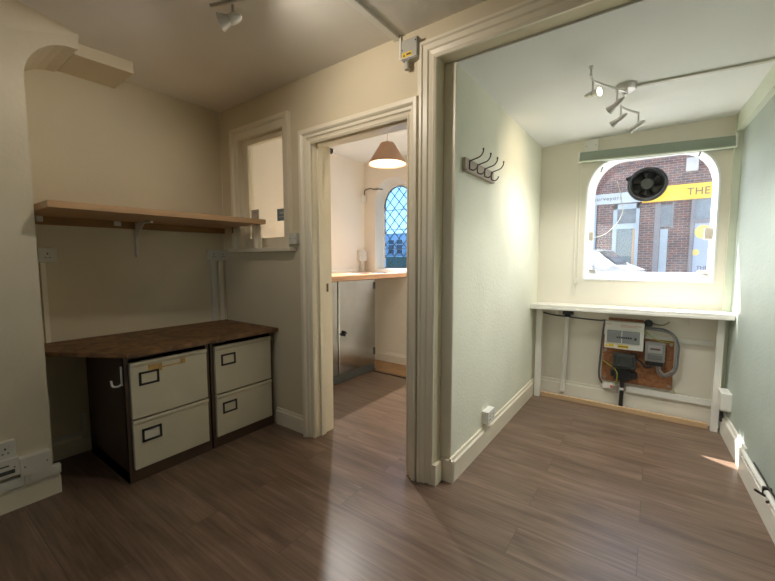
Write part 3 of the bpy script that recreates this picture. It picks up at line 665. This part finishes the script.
jb_ = thing('isolator_box', (-1.118, PY, 2.34), 'grey ceiling-height electrical box with yellow warning sticker by the opening', 'box')
obj('case', B().box(-1.166, -1.064, PY - .047, PY - .003, 2.352, 2.455, .005), GREYP, jb_)
obj('lid', B().box(-1.164, -1.067, PY - .055, PY - .044, 2.355, 2.452, .004), GREYP, jb_)
s_ = obj('warning_sticker', B().box(-1.160, -1.096, PY - .0565, PY - .054, 2.362, 2.386), STICKY, jb_)
obj('sticker_print', B().prism([(-1.152, PY - .0575, 2.366), (-1.138, PY - .0575, 2.366), (-1.145, PY - .0575, 2.381)], (0, .001, 0)).box(-1.13, -1.102, PY - .0575, PY - .056, 2.369, 2.379), DARKTXT, s_)
obj('gland', B().cyl((-1.142, PY - .028, 2.31), (-1.142, PY - .028, 2.35), .015), GREYP, jb_)
obj('screw', B().box(-1.160, -1.154, PY - .0575, PY - .054, 2.40, 2.406), HOLE, jb_); obj('screw', B().box(-1.078, -1.072, PY - .0575, PY - .054, 2.43, 2.436), HOLE, jb_)
obj('trunking', B().box(-1.083, -1.073, PY - .02, PY - .005, 2.165, 2.348, .002), GLOSS, label='thin cream conduit from the grey box to the door frame', cat='cable trunking')
obj('trunking', B().box(-1.245, -1.205, -1.5, PY - .005, ZC - .018, ZC - .001, .003).box(-1.205, -1.195, PY - .014, PY - .003, 2.385, ZC - .002, .002).box(-1.2, -1.172, PY - .014, PY - .003, 2.383, 2.394, .002), PLASTIC, label='white trunking across the dim ceiling to the grey box', cat='cable trunking')

# ------------------------------------------------------------------ hatch notices
n1 = thing('notice', (-2.66, 1.85, 1.47), 'white paper notice with red ring in the hatch window behind the shelf', 'notice', 'notices in the hatch'); obj('sheet', B().box(-2.694, -2.595, 1.849, 1.852, 1.462, 1.685), NOTICEG, n1)
rg = B(); rg.bm.verts.ensure_lookup_table()
rg.tube([(-2.640 + .032 * math.cos(a * math.pi / 8), 1.8485, 1.63 + .032 * math.sin(a * math.pi / 8)) for a in range(17)], .003, 6); obj('red_ring', rg, mat('faded_red_print', (.45, .26, .22), .6), n1)
n2 = thing('notice', (-2.31, 1.85, 1.58), 'small blue grey notice in the clear side of the hatch window', 'notice', 'notices in the hatch'); obj('card', B().box(-2.365, -2.263, 1.849, 1.852, 1.578, 1.668), NOTICEB, n2)
obj('print', B().box(-2.345, -2.275, 1.8482, 1.8492, 1.603, 1.610).box(-2.335, -2.285, 1.8482, 1.8492, 1.63, 1.645), NOTICEG, n2)

# ------------------------------------------------------------------ lobby behind the door
cn = thing('counter', (-2.7, 3.0, 1.085), 'tall wooden counter inside the room through the doorway', 'counter')
obj('counter_top', B().box(-3.028, -2.372, 2.1, 3.715, 1.088, 1.132, .003), OAK, cn)
obj('edge_strip', B().box(-2.373, -2.358, 2.1, 3.655, 1.085, 1.131, .003), OAKFRONT, cn)
obj('end_support', B().box(-2.9, -2.62, 2.105, 2.13, 0, 1.088), BROOMM, cn)
fr = thing('steel_cupboard', (-2.8, 2.95, 0), 'dented stainless steel two-door cupboard below the lobby counter', 'cupboard')
c = B(); c.box(-3.02, -2.635, 2.15, 3.384, .09, 1.07, .004); c.box(-3.0, -2.62, 2.16, 3.37, 0, .09); obj('carcass', c, STEEL, fr)
for y0, y1, s in ((2.155, 2.758, 1), (2.772, 3.380, 0)):
    d = obj('door', B().box(-2.634, -2.604, y0, y1, .092, 1.065, .006), STEEL, fr)
    for hz in (.95, .19): obj('hinge', B().box(-2.606, -2.598, y0 if s else (y1 - .03), (y0 + .03) if s else y1, hz, hz + .08, .002), DKGREY, d)
    ym = y1 - .04 if s else y0 + .05
    if not s: obj('latch', B().box(-2.606, -2.594, ym - .03, ym + .06, .505, .525, .003).box(-2.60, -2.58, ym + .01, ym + .03, .49, .545, .003), BLACK, d)
obj('plinth', B().box(-2.64, -2.60, 2.16, 3.36, .005, .085, .002), DKGREY, fr)
obj('door_gap', B().box(-2.633, -2.612, 2.757, 2.773, .09, 1.066), BLACK, fr)
obj('door_mat', B().prism([(-2.95, 3.39, 0), (-2.59, 3.39, 0), (-2.59, 3.336, 0), (-1.9, 3.336, 0), (-1.9, 3.71, 0), (-2.95, 3.71, 0)], (0, 0, .012), .003), COIR, label='brown coir mat under the leaded window in the lobby', cat='mat')
obj('threshold_strip', B().box(-2.585, -1.9, 3.312, 3.335, 0, .01, .002), IRON, label='dark metal strip edging the brown coir mat', cat='strip')
t = plate('power_socket', (-3.028, 3.635, 1.335), '+x', .125, .125, .05, 'white boxed socket above the lobby counter corner', 'socket', PLASTIC, blank=True)
obj('trunking', B().box(-3.028, -3.0, 3.62, 3.665, 1.133, 1.274, .003), PLASTIC, label='short white trunking from counter to lobby socket', cat='cable trunking')
obj('sensor', B().box(-3.028, -2.995, 3.655, 3.715, 2.0, 2.09, .004), PLASTIC, label='small white sensor in the lobby corner by the leaded window', cat='sensor')
obj('sensor_cable', B().tube([(-3.00, 3.69, 2.09), (-3.00, 3.695, 2.15), (-2.93, 3.715, 2.17), (-2.88, 3.715, 2.155), (-2.8, 3.715, 2.15), (-2.74, 3.718, 2.14)], .006, 6), BROWNCORD, label='dark cable from the lobby sensor to the leaded window arch', cat='cable')
random.seed(3)
for i, (x, y, a, m, lab) in enumerate(((-2.62, 2.98, 20, PAPERW, 'white leaflet on the counter on the bare oak of the counter'), (-2.66, 3.22, -14, PAPERB, 'dark printed leaflet below the lobby socket'), (-2.55, 3.30, 30, PAPERW, 'white leaflet overlapping a dark leaflet on the counter'),
                                (-2.62, 3.50, -35, PAPERB, 'dark printed leaflet beside the leaded window sill'), (-2.46, 3.56, 12, PAPERW, 'white leaflet on the counter below the leaded glass'))):
    obj('leaflet', B().box(x - .105, x + .105, y - .075, y + .075, 1.132, 1.135 + .002 * (i % 2), rot=Matrix.Rotation(R(a), 3, 'Z')), m, label=lab, cat='leaflet', group='leaflets on the lobby counter')
obj('white_box', B().box(-3.02, -2.97, 2.2, 3.50, 1.132, 1.165, .004), PLASTIC, label='long white upstand strip along the back of the lobby counter', cat='strip')

pl = thing('pendant_lamp', (-1.795, 2.5, 2.488), 'terracotta cone pendant lamp glowing in the room through the doorway', 'lamp')
PX, PYY = -1.795, 2.5
obj('ceiling_rose', B().cyl((PX, PYY, 2.46), (PX, PYY, 2.488), .045, .05), PLASTIC, pl)
obj('flex', B().cyl((PX, PYY, 2.22), (PX, PYY, 2.462), .004, seg=8), PLASTIC, pl)
obj('lamp_holder', B().cyl((PX, PYY, 2.15), (PX, PYY, 2.225), .018), PLASTIC, pl)
obj('shade', B().lathe((PX, PYY, 2.05), (0, 0, 1), [(0, .158), (.165, .056), (.167, .053), (.165, .05), (.004, .153)], 40, closed=True), TERRA, pl, smooth=True)
obj('shade_lining', B().lathe((PX, PYY, 2.052), (0, 0, 1), [(.003, .1495), (.158, .0475), (.157, .046), (.003, .148)], 40, closed=True), SHADEIN, pl, smooth=True)
obj('bulb', B().lathe((PX, PYY, 2.100), (0, 0, 1), [(0, .001), (.005, .014), (.022, .024), (.04, .02), (.068, .012), (.07, .001)], 20), BULBW, pl, smooth=True)
# black track spot on the lobby ceiling
bs = thing('track_spot', (-2.76, 2.80, 2.44), 'small black spotlight on the lobby ceiling beyond the door head', 'lamp')
obj('stem', B().cyl((-2.78, 2.70, 2.47), (-2.78, 2.70, 2.488), .02).cyl((-2.78, 2.70, 2.42), (-2.78, 2.70, 2.475), .008), BLACK, bs); obj('head', B().cyl((-2.80, 2.66, 2.43), (-2.755, 2.86, 2.395), .022, .028), BLACK, bs)
obj('lamp_face', B().cyl((-2.7545, 2.862, 2.3948), (-2.754, 2.864, 2.394), .024), LAMPON, bs)
light('track_spot_lamp', 'SPOT', (-2.75, 2.88, 2.39), 85, (1, .97, .93), aim=(-1.6, 3.1, .3), spot_size=R(95), spot_blend=.9, shadow_soft_size=.03)

# ------------------------------------------------------------------ spotlights in the dim room
def spot_head(par, base, tip, m, lamp, r=.026):
    """bullet spotlight: base = back end, tip = lamp face"""
    base, tip = Vector(base), Vector(tip); d = (tip - base); L = d.length
    h = obj('spot_head', B().lathe(base, d, [(0, .004), (L * .06, r * .45), (L * .25, r * .72), (L * .45, r * .82), (L * .52, r * .82), (L * .54, r * .7), (L * .62, r * .72), (L * .80, r), (L * .97, r * 1.25), (L, r * 1.28), (L * .985, r * 1.15), (L * .9, r * .95)], 24), m, par, smooth=True)
    obj('lamp_face', B().lathe(base + d * .93, d, [(0, r * 1.0), (.004, r * 1.05), (.005, .001)], 20), lamp, h, smooth=True)
    return h
SLB = (-1.618, 1.090, 2.412); SLT = (-1.698, 1.033, 2.386)
sl = thing('ceiling_spotlight', (-1.64, 1.05, ZC), 'silver spotlight on the dim ceiling near the filing cabinets', 'lamp')
obj('mount', B().cyl((-1.57, .96, ZC - .025), (-1.57, .96, ZC), .05), CHROME, sl)
obj('bar', B().box(-1.74, -1.52, 1.035, 1.05, 2.452, 2.464, .003, rot=Matrix.Rotation(R(20), 3, 'Z')).cyl((-1.57, .96, 2.46), (-1.60, 1.03, 2.458), .008).cyl((-1.57, .96, 2.46), (-1.57, .96, 2.5), .01), CHROME, sl)
obj('stem', B().cyl((-1.650, 1.066, 2.402), (-1.650, 1.066, 2.462), .007), CHROME, sl)
spot_head(sl, SLB, SLT, mat('brushed_silver', (.82, .81, .78), .5, .45, var=.03), LAMPON, .031)
light('dim_room_spot', 'SPOT', SLT, 9.5, (1, .92, .82), aim=(-2.75, .55, 1.45), spot_size=R(130), spot_blend=.9, shadow_soft_size=.04)

spot_head(sl, (-1.475, .845, 2.395), (-1.455, .935, 2.375), CHROME, LAMPON, .027)  # second head, out of view, added to light the partition
obj('bar', B().box(-1.60, -1.40, .885, .90, 2.452, 2.464, .003, rot=Matrix.Rotation(R(20), 3, 'Z')).cyl((-1.47, .88, 2.395), (-1.47, .88, 2.46), .008), CHROME, sl)
light('dim_room_spot', 'SPOT', (-1.45, .945, 2.37), 9, (1, .89, .76), aim=(-1.3, PY, 1.90), spot_size=R(140), spot_blend=.9, shadow_soft_size=.04)  # lamp of the added unseen head, brightens the partition and ceiling

# ------------------------------------------------------------------ four-arm spotlight in the bright room
fx = thing('spotlight_bar', (-.19, 2.72, ZR), 'four-headed silver spotlight bar on the bright room ceiling', 'lamp')
obj('mount', B().lathe((-.19, 2.72, ZR - .032), (0, 0, 1), [(0, .001), (0, .05), (.006, .056), (.032, .056)], 32), CHROME, fx, smooth=True)
obj('bar', B().tube([(-.322, 2.30, 2.262), (-.322, 2.38, 2.262), (-.30, 2.44, 2.262), (-.222, 2.585, 2.262), (-.185, 2.66, 2.268), (-.19, 2.74, 2.285), (-.215, 2.82, 2.268), (-.222, 2.88, 2.262), (-.19, 2.97, 2.262), (-.135, 3.08, 2.262)], .007, 10), CHROME, fx, smooth=True)
obj('bar_stem', B().cyl((-.19, 2.72, 2.27), (-.19, 2.72, 2.30), .012), CHROME, fx)
obj('bar_end', B().cyl((-.322, 2.30, 2.262), (-.322, 2.30, 2.298), .006).cyl((-.322, 2.30, 2.292), (-.322, 2.30, 2.304), .011), CHROME, fx)
for i, (sx, sy, b0, t0, m) in enumerate((
    (-.322, 2.384, (-.364, 2.408, 2.196), (-.268, 2.352, 2.186), LAMPON),
    (-.222, 2.588, (-.185, 2.575, 2.205), (-.278, 2.618, 2.150), LAMPOFF),
    (-.222, 2.872, (-.185, 2.860, 2.205), (-.285, 2.895, 2.150), LAMPON),
    (-.135, 3.080, (-.098, 3.068, 2.205), (-.198, 3.100, 2.150), LAMPON))):
    t0 = Vector(b0).lerp(Vector(t0), .84); mid = (Vector(b0) + Vector(t0)) / 2
    st_ = obj('stem', B().cyl((sx, sy, 2.262), (sx, sy, mid.z + .01), .0055, seg=12), CHROME, fx)
    spot_head(fx, b0, t0, CHROME, m, .0195)
light('bar_spot', 'SPOT', (-.285, 2.90, 2.15), 4, (1, .80, .55), aim=(-.905, 2.95, 1.95), spot_size=R(85), spot_blend=.9, shadow_soft_size=.025)
light('bar_spot', 'SPOT', (-.20, 3.105, 2.14), 21, (1, .97, .92), aim=(-.35, 2.9, .6), spot_size=R(150), spot_blend=.9, shadow_soft_size=.025)
light('bar_spot', 'SPOT', (-.262, 2.345, 2.185), 21, (1, .98, .93), aim=(.05, 2.2, 1.2), spot_size=R(130), spot_blend=.8, shadow_soft_size=.025)
obj('trunking', B().prism([(-.145, 2.735, ZR - .013), (.60, 2.815, ZR - .013), (.60, 2.84, ZR - .013), (-.145, 2.76, ZR - .013)], (0, 0, .012)), PLASTOLD, label='white ceiling conduit from the spotlight bar to the grey green wall', cat='cable trunking')

# ------------------------------------------------------------------ coat hook rail
hr = thing('coat_rail', (DX, 2.2, 1.77), 'painted wooden coat rail with four bronze hooks on the pale green wall', 'coat rail')
obj('rail', B().box(DX, DX + .022, 1.978, 2.425, 1.787, 1.853, .004).box(DX + .002, DX + .030, 1.978, 2.425, 1.779, 1.789, .003), RAILWOOD, hr)
for k in range(4):
    y = 2.03 + .115 * k; X0 = DX + .024
    h = B(); h.tube([(X0, y, 1.795), (X0, y, 1.843)], .0042, 8); h.tube([(X0, y, 1.841), (X0 + .022, y + .010, 1.850), (X0 + .050, y + .026, 1.864), (X0 + .064, y + .034, 1.886), (X0 + .066, y + .036, 1.903)], .0038, 8)
    h.tube([(X0, y, 1.797), (X0 + .02, y + .008, 1.789), (X0 + .034, y + .018, 1.800), (X0 + .040, y + .022, 1.816)], .0038, 8)
    h.lathe((X0 + .066, y + .036, 1.900), (0, 0, 1), [(0, .001), (.002, .005), (.007, .006), (.012, .001)], 12)
    obj('hook', h, IRON, hr, smooth=True)

# ------------------------------------------------------------------ blind, cord, fan
bl = thing('window_blind', (-.07, 3.70, 2.09), 'sage green roller blind rolled up above the front window', 'blind')
def tilt(x): return .044 * (.5 - (x + .575) / 1.01)
bl0 = B(); xa, xb_ = -.575, .432
bl0.prism([(xa, 3.665, 2.113 + tilt(xa)), (xa, 3.728, 2.108 + tilt(xa)), (xa, 3.728, 2.19 + tilt(xa)), (xa, 3.675, 2.192 + tilt(xa)), (xa, 3.668, 2.155 + tilt(xa))], (xb_ - xa, 0, tilt(xb_) - tilt(xa)), .004); obj('roll', bl0, BLINDM, bl)
obj('bottom_bar', B().prism([(xa, 3.66, 2.106 + tilt(xa)), (xa, 3.69, 2.106 + tilt(xa)), (xa, 3.69, 2.115 + tilt(xa)), (xa, 3.66, 2.115 + tilt(xa))], (xb_ - xa, 0, tilt(xb_) - tilt(xa))), SAGETRIM, bl)
obj('end_bracket', B().box(xb_ - .002, xb_ + .012, 3.67, 3.734, 2.085, 2.185, .003), GLOSSW, bl); obj('end_bracket', B().box(xa - .012, xa + .002, 3.67, 3.734, 2.125, 2.22, .003), GLOSSW, bl)
obj('pull_cord', B().tube([(-.588, 3.71, 2.15), (-.590, 3.712, 1.02)], .0025, 6, smooth=False).tube([(-.563, 3.71, 2.13), (-.560, 3.715, 1.14), (-.575, 3.715, .985), (-.590, 3.712, 1.02)], .0025, 6, smooth=False), CORDM, bl)
obj('cord_cleat', B().box(-.572, -.556, 3.705, 3.733, 1.07, 1.115, .002), PLASTIC, bl)
for x, z in ((-.40, 2.055), (.245, 2.085)):
    obj('window_catch', B().tube([(x, 3.725, z + .02), (x - .006, 3.715, z), (x - .012, 3.722, z - .02)], .004, 6), IRON,
        label='small dark hook under the blind at its socket end' if x < 0 else 'small dark hook under the blind at its green wall end', cat='hook')

fn = thing('window_fan', (-.085, 3.86, 1.77), 'round black ventilator fan set in the front window glass', 'fan')
FC = Vector((-.082, 3.884, 1.915)); FS = .92; AX = Vector((0, -1, 0))
obj('rim', B().lathe(FC, AX, [(h * .95, r_ * FS) for h, r_ in [(-.02, .148), (0, .152), (.028, .150), (.05, .141), (.066, .130), (.066, .112), (.045, .108), (.0, .108), (-.02, .11)]], 48, closed=True), BLACK, fn, smooth=True)
obj('ring', B().lathe(FC, AX, [(h * .95, r_ * FS) for h, r_ in [(.026, .152), (.029, .1545), (.033, .152), (.033, .148), (.026, .148)]], 48, closed=True), DKGREY, fn, smooth=True)
obj('ring', B().lathe(FC, AX, [(h * .95, r_ * FS) for h, r_ in [(.044, .146), (.047, .1485), (.051, .145), (.051, .140), (.044, .140)]], 48, closed=True), DKGREY, fn, smooth=True)
obj('hub', B().lathe(FC, AX, [(h * .95, r_ * FS) for h, r_ in [(.01, .052), (.060, .050), (.068, .044), (.070, .02), (.070, .001)]], 32), mat('dark_hub_plastic', (.11, .115, .115), .4), fn, smooth=True)
for k in range(6):
    a = k * math.pi / 3 + .25; b_ = B()
    u = Vector((math.cos(a), 0, math.sin(a))); v = Vector((-math.sin(a), 0, math.cos(a)))
    b_.prism([FC + u * .045 - v * .026 + AX * .015, FC + u * .100 - v * .046 + AX * .012, FC + u * .100 + v * .022 + AX * .05, FC + u * .045 + v * .012 + AX * .045], v * .004 + AX * .004)
    obj('blade', b_, BLACK, fn)
obj('shutter', B().cyl(FC + Vector((0, .012, 0)), FC + Vector((0, .016, 0)), .100, seg=32), GREYP, fn)
obj('switch_tab', B().box(-.235, -.19, 3.85, 3.884, 1.96, 1.992, .006, rot=Matrix.Rotation(R(-20), 3, 'Y')), BLACK, fn)
obj('fan_cord', B().tube([(-.30, 3.868, 1.97), (-.275, 3.866, 1.88), (-.262, 3.866, 1.80), (-.25, 3.866, 1.74), (-.252, 3.866, 1.68), (-.29, 3.867, 1.60), (-.35, 3.867, 1.53), (-.40, 3.868, 1.50), (-.455, 3.86, 1.485)], .0032, 8), CORDM, label='thin pale cord curling down the front window glass below the fan', cat='cord')

# ------------------------------------------------------------------ painted shelf frame below the window
ms = thing('painted_shelf', (-.2, 3.6, 0), 'white painted shelf frame across the wall below the front window', 'shelf')
obj('shelf_board', B().prism([(DX + .002, 3.50, .845), (wr(3.5) - .004, 3.50, .865), (wr(3.73) - .004, FY - .002, .865), (DX + .002, FY - .002, .845)], (0, 0, .034), .003), GLOSSW, ms)
obj('lip', B().prism([(DX + .002, 3.494, .838), (wr(3.5) - .006, 3.494, .858), (wr(3.5) - .006, 3.506, .858), (DX + .002, 3.506, .838)], (0, 0, .02), .002), GLOSSW, ms)
obj('leg', B().box(-.872, -.826, 3.60, 3.645, 0, .846, .002), GLOSSW, ms); obj('leg', B().box(.398, .440, 3.60, 3.645, 0, .864, .002), GLOSSW, ms)
obj('base_timber', B().box(-.820, .386, 3.632, 3.662, .0, .040, .003), PINE, ms, label='bare pine timber along the floor')
obj('support', B().box(-.72, -.708, 3.70, 3.73, .78, .845), GLOSSW, ms); obj('support', B().box(.245, .257, 3.70, 3.73, .78, .858), GLOSSW, ms)

obj('pipe', B().cyl((-.648, 3.705, .06), (-.626, 3.70, .765), .019, seg=16), PLASTIC, label='white waste pipe standing below the painted shelf', cat='pipe', smooth=True)
obj('stop_valve', B().cyl((-.626, 3.70, .765), (-.626, 3.70, .80), .026).cyl((-.662, 3.685, .80), (-.575, 3.685, .805), .018).cyl((-.626, 3.70, .78), (-.626, 3.67, .79), .02), BLACK, label='black valve on top of the white waste pipe', cat='valve')
obj('cable', B().tube([(-.86, 3.728, .785), (-.76, 3.727, .768), (-.66, 3.727, .762), (-.55, 3.727, .755), (-.46, 3.727, .752), (-.36, 3.727, .752), (-.325, 3.715, .76)], .006, 8), mat('dusty_cable', (.10, .09, .08), .7), label='dark cable stapled along the wall beneath the painted shelf', cat='cable')

mb = obj('meter_board', B().box(-.335, .160, 3.700, 3.722, .235, .632, .002).box(-.30, -.05, 3.705, 3.722, .60, .785), BOARD, label='brown fibre board carrying the electric meter and fuse boxes', cat='board')
bt = B()
for x, z in ((-.312, .262), (-.312, .50), (.138, .262), (.138, .605)): obj('screw', B().cyl((x, 3.694, z), (x, 3.702, z), .013, seg=12), CHROME, mb)
cu = thing('consumer_unit', (-.18, 3.70, .535), 'white consumer unit with grey cover on the brown meter board', 'fuse box')
obj('case', B().box(-.318, -.042, 3.635, 3.70, .535, .765, .004), PLASTIC, cu)
obj('cover', B().box(-.300, -.070, 3.622, 3.637, .588, .690, .004), GLASSGREY, cu)
obj('cover_divider', B().box(-.196, -.191, 3.620, 3.624, .588, .690), PLASTIC, cu)
sbs = B()
for k in range(7): sbs.box(-.23 + k * .016, -.219 + k * .016, 3.618, 3.624, .630, .642)
sbs.box(-.105, -.09, 3.618, 3.624, .622, .642); obj('breaker_switches', sbs, BLACK, cu)
w_ = obj('warning_sticker', B().box(-.285, -.25, 3.633, 3.636, .549, .572), STICKY, cu); w2 = obj('warning_sticker', B().box(-.222, -.145, 3.633, 3.636, .545, .570), STICKY, cu)
obj('warning_sticker', B().prism([(-.316, 3.634, .549), (-.291, 3.634, .549), (-.3035, 3.634, .572)], (0, .002, 0)), STICKY, cu)
obj('sticker_print', B().box(-.216, -.15, 3.632, 3.634, .554, .560), DARKTXT, w2)
obj('printed_heading', B().box(-.31, -.27, 3.633, 3.636, .738, .744).box(-.205, -.06, 3.633, 3.636, .733, .738).box(-.205, -.09, 3.633, 3.636, .723, .727), mat('faded_pink_print', (.72, .42, .38), .6), cu)
mt = thing('electric_meter', (.035, 3.70, .43), 'grey electricity meter with black terminal cover on the brown board', 'meter')
obj('case', B().box(-.03, .102, 3.628, 3.70, .462, .618, .012), mat('meter_grey', (.27, .27, .265), .35), mt)
obj('window', B().box(-.012, .086, 3.620, 3.632, .535, .600, .006), mat('meter_window', (.40, .40, .39), .12), mt)
obj('dial', B().box(.005, .07, 3.617, 3.621, .562, .576), mat('meter_dial', (.12, .06, .055), .5), mt)
obj('name_plate', B().box(-.012, .086, 3.620, 3.630, .482, .522, .003), mat('meter_plate', (.17, .17, .17), .4), mt)
obj('terminal_cover', B().box(-.026, .096, 3.640, 3.70, .428, .466, .006), BLACK, mt)
co = thing('service_cutout', (-.17, 3.70, .25), 'black service fuse cutout below the consumer unit', 'fuse box')
obj('body', B().box(-.252, -.088, 3.640, 3.70, .365, .495, .012), DKGREY, co); obj('carrier', B().box(-.225, -.115, 3.625, 3.645, .385, .480, .008), DKGREY, co)
obj('base', B().box(-.240, -.120, 3.655, 3.70, .262, .370, .012).box(-.268, -.072, 3.66, 3.70, .285, .345, .014), BLACK, co)
sc = thing('service_cable', (-.178, 3.68, .02), 'thick black supply cable rising through the floor timber', 'cable')
obj('cable', B().cyl((-.182, 3.684, .0), (-.176, 3.684, .258), .0155, seg=14), BLACK, sc); obj('tape_band', B().cyl((-.1785, 3.684, .175), (-.178, 3.684, .195), .0165, seg=14), PLASTIC, sc); obj('collar', B().cyl((-.178, 3.682, .222), (-.177, 3.682, .26), .0175, seg=14), BLACK, sc)
for k, (o_, m, lab) in enumerate(((0.0, CABLEG, 'outer grey meter tail looping round the board edge'), (-.016, mat('light_grey_cable', (.28, .275, .275), .5), 'inner light grey meter tail looping round the board edge'))):
    obj('meter_tail', B().tube([(-.045, 3.66 + .01 * k, .735 + o_), (.02, 3.655, .735 + o_), (.09, 3.655, .728 + o_), (.15 + o_ * .6, 3.655, .69), (.182 + o_, 3.655, .62), (.184 + o_, 3.655, .52), (.180 + o_, 3.655, .43), (.155 + o_, 3.655, .375 - o_), (.105, 3.655, .352 - o_), (.062 - o_, 3.655, .375 - o_), (.045 - o_ * 1.4, 3.655, .44)], .0075, 8), m, label=lab, cat='cable')
obj('earth_wire', B().tube([(-.045, 3.65, .72), (.0, 3.65, .67), (.06, 3.65, .635), (.13, 3.67, .625), (.165, 3.68, .60), (.168, 3.69, .45)], .0035, 6), EARTH, label='green and yellow earth wire passing above the meter', cat='wire')
obj('earth_wire', B().tube([(-.328, 3.69, .41), (-.29, 3.68, .385), (-.245, 3.655, .365), (-.215, 3.65, .32), (-.218, 3.66, .25), (-.23, 3.68, .19)], .0042, 6), EARTH, label='green and yellow earth wire curling down beside the cutout', cat='wire')
obj('earth_wire', B().tube([(.17, 3.715, .24), (.19, 3.715, .20), (.225, 3.715, .17), (.255, 3.713, .16)], .003, 6), EARTH, label='green earth wire hanging from the lower board corner', cat='wire')
obj('cable', B().tube([(-.327, 3.70, .76), (-.338, 3.70, .65), (-.346, 3.70, .50), (-.354, 3.70, .33), (-.350, 3.70, .25), (-.325, 3.70, .20)], .008, 8), mat('slate_cable', (.12, .12, .13), .5), label='dark grey cable down the side of the brown board', cat='cable')
obj('cable', B().tube([(-.09, 3.65, .455), (-.06, 3.65, .45), (-.035, 3.65, .42), (-.015, 3.65, .405), (.02, 3.65, .42)], .008, 8), BLACK, label='short black cable linking the cutout to the meter', cat='cable')
obj('knob', B().lathe((-.018, 3.70, .765), (0, -1, 0), [(0, .03), (.03, .032), (.045, .026), (.05, .001)], 20), BLACK, label='round black fitting between the consumer unit and shelf', cat='fitting', smooth=True)
obj('loose_wire', B().tube([(.01, 3.71, .765), (.05, 3.71, .755), (.085, 3.71, .758), (.12, 3.715, .785)], .005, 6), mat('tan_wire', (.30, .27, .18), .6), label='short tan wire beside the round black fitting', cat='wire')
obj('trunking', B().box(-.04, .40, 3.712, FY - .001, .622, .664, .002), PLASTIC, label='white trunking running from the meter to the corner leg', cat='cable trunking')
tk = thing('skirting_trunking', (.05, 3.71, .165), 'long white trunking on the skirting below the meter board', 'cable trunking')
obj('channel', B().box(-.15, .41, 3.695, 3.716, .160, .208, .003), PLASTIC, tk); obj('channel', B().box(-.322, -.205, 3.685, 3.716, .165, .215, .003), PLASTIC, tk)
ec = thing('earth_clamp', (-.225, 3.68, .17), 'small earth terminal clamp with red tag beside the supply cable', 'clamp'); obj('clamp', B().box(-.245, -.205, 3.662, 3.685, .165, .21, .004), CHROME, ec); obj('tag', B().box(-.262, -.247, 3.66, 3.684, .185, .2), REDTXT, ec)

# ------------------------------------------------------------------ along the right skirting
def rx(y, o=0.0): return wr(y) - o
pp = B(); pp.tube([(rx(2.97, .018), 2.97, .135), (rx(1.2, .018), 1.2, .135)], .014, 10, smooth=False); pp.tube([(rx(2.97, .018), 2.97, .115), (rx(2.97, .018), 2.97, .137)], .014, 10, smooth=False)
obj('pipe', pp, PLASTIC, label='white pipe lying along the top of the grey green wall skirting', cat='pipe')
obj('cable', B().tube([(rx(2.78, .014), 2.78, .165), (rx(2.6, .014), 2.60, .168), (rx(2.5, .016), 2.50, .163), (rx(2.42, .012), 2.42, .165), (rx(2.2, .012), 2.20, .17), (rx(1.8, .012), 1.8, .17)], .0042, 8), BROWNCORD, label='dark cable clipped above the skirting pipe', cat='cable')
obj('pipe_clip', B().box(rx(2.52, .034), rx(2.52, .0), 2.51, 2.53, .118, .158, .003), BLACK, label='black clip on the skirting pipe beside the dark clipped cable', cat='clip')
obj('cord_end', B().tube([(.452, 2.462, .158), (.470, 2.468, .146), (.492, 2.478, .132), (.515, 2.475, .128), (.53, 2.47, .13), (rx(2.38, .042), 2.41, .135)], .006, 8), BROWNCORD, label='frayed brown cord sticking out over the grey green wall skirting', cat='cord')
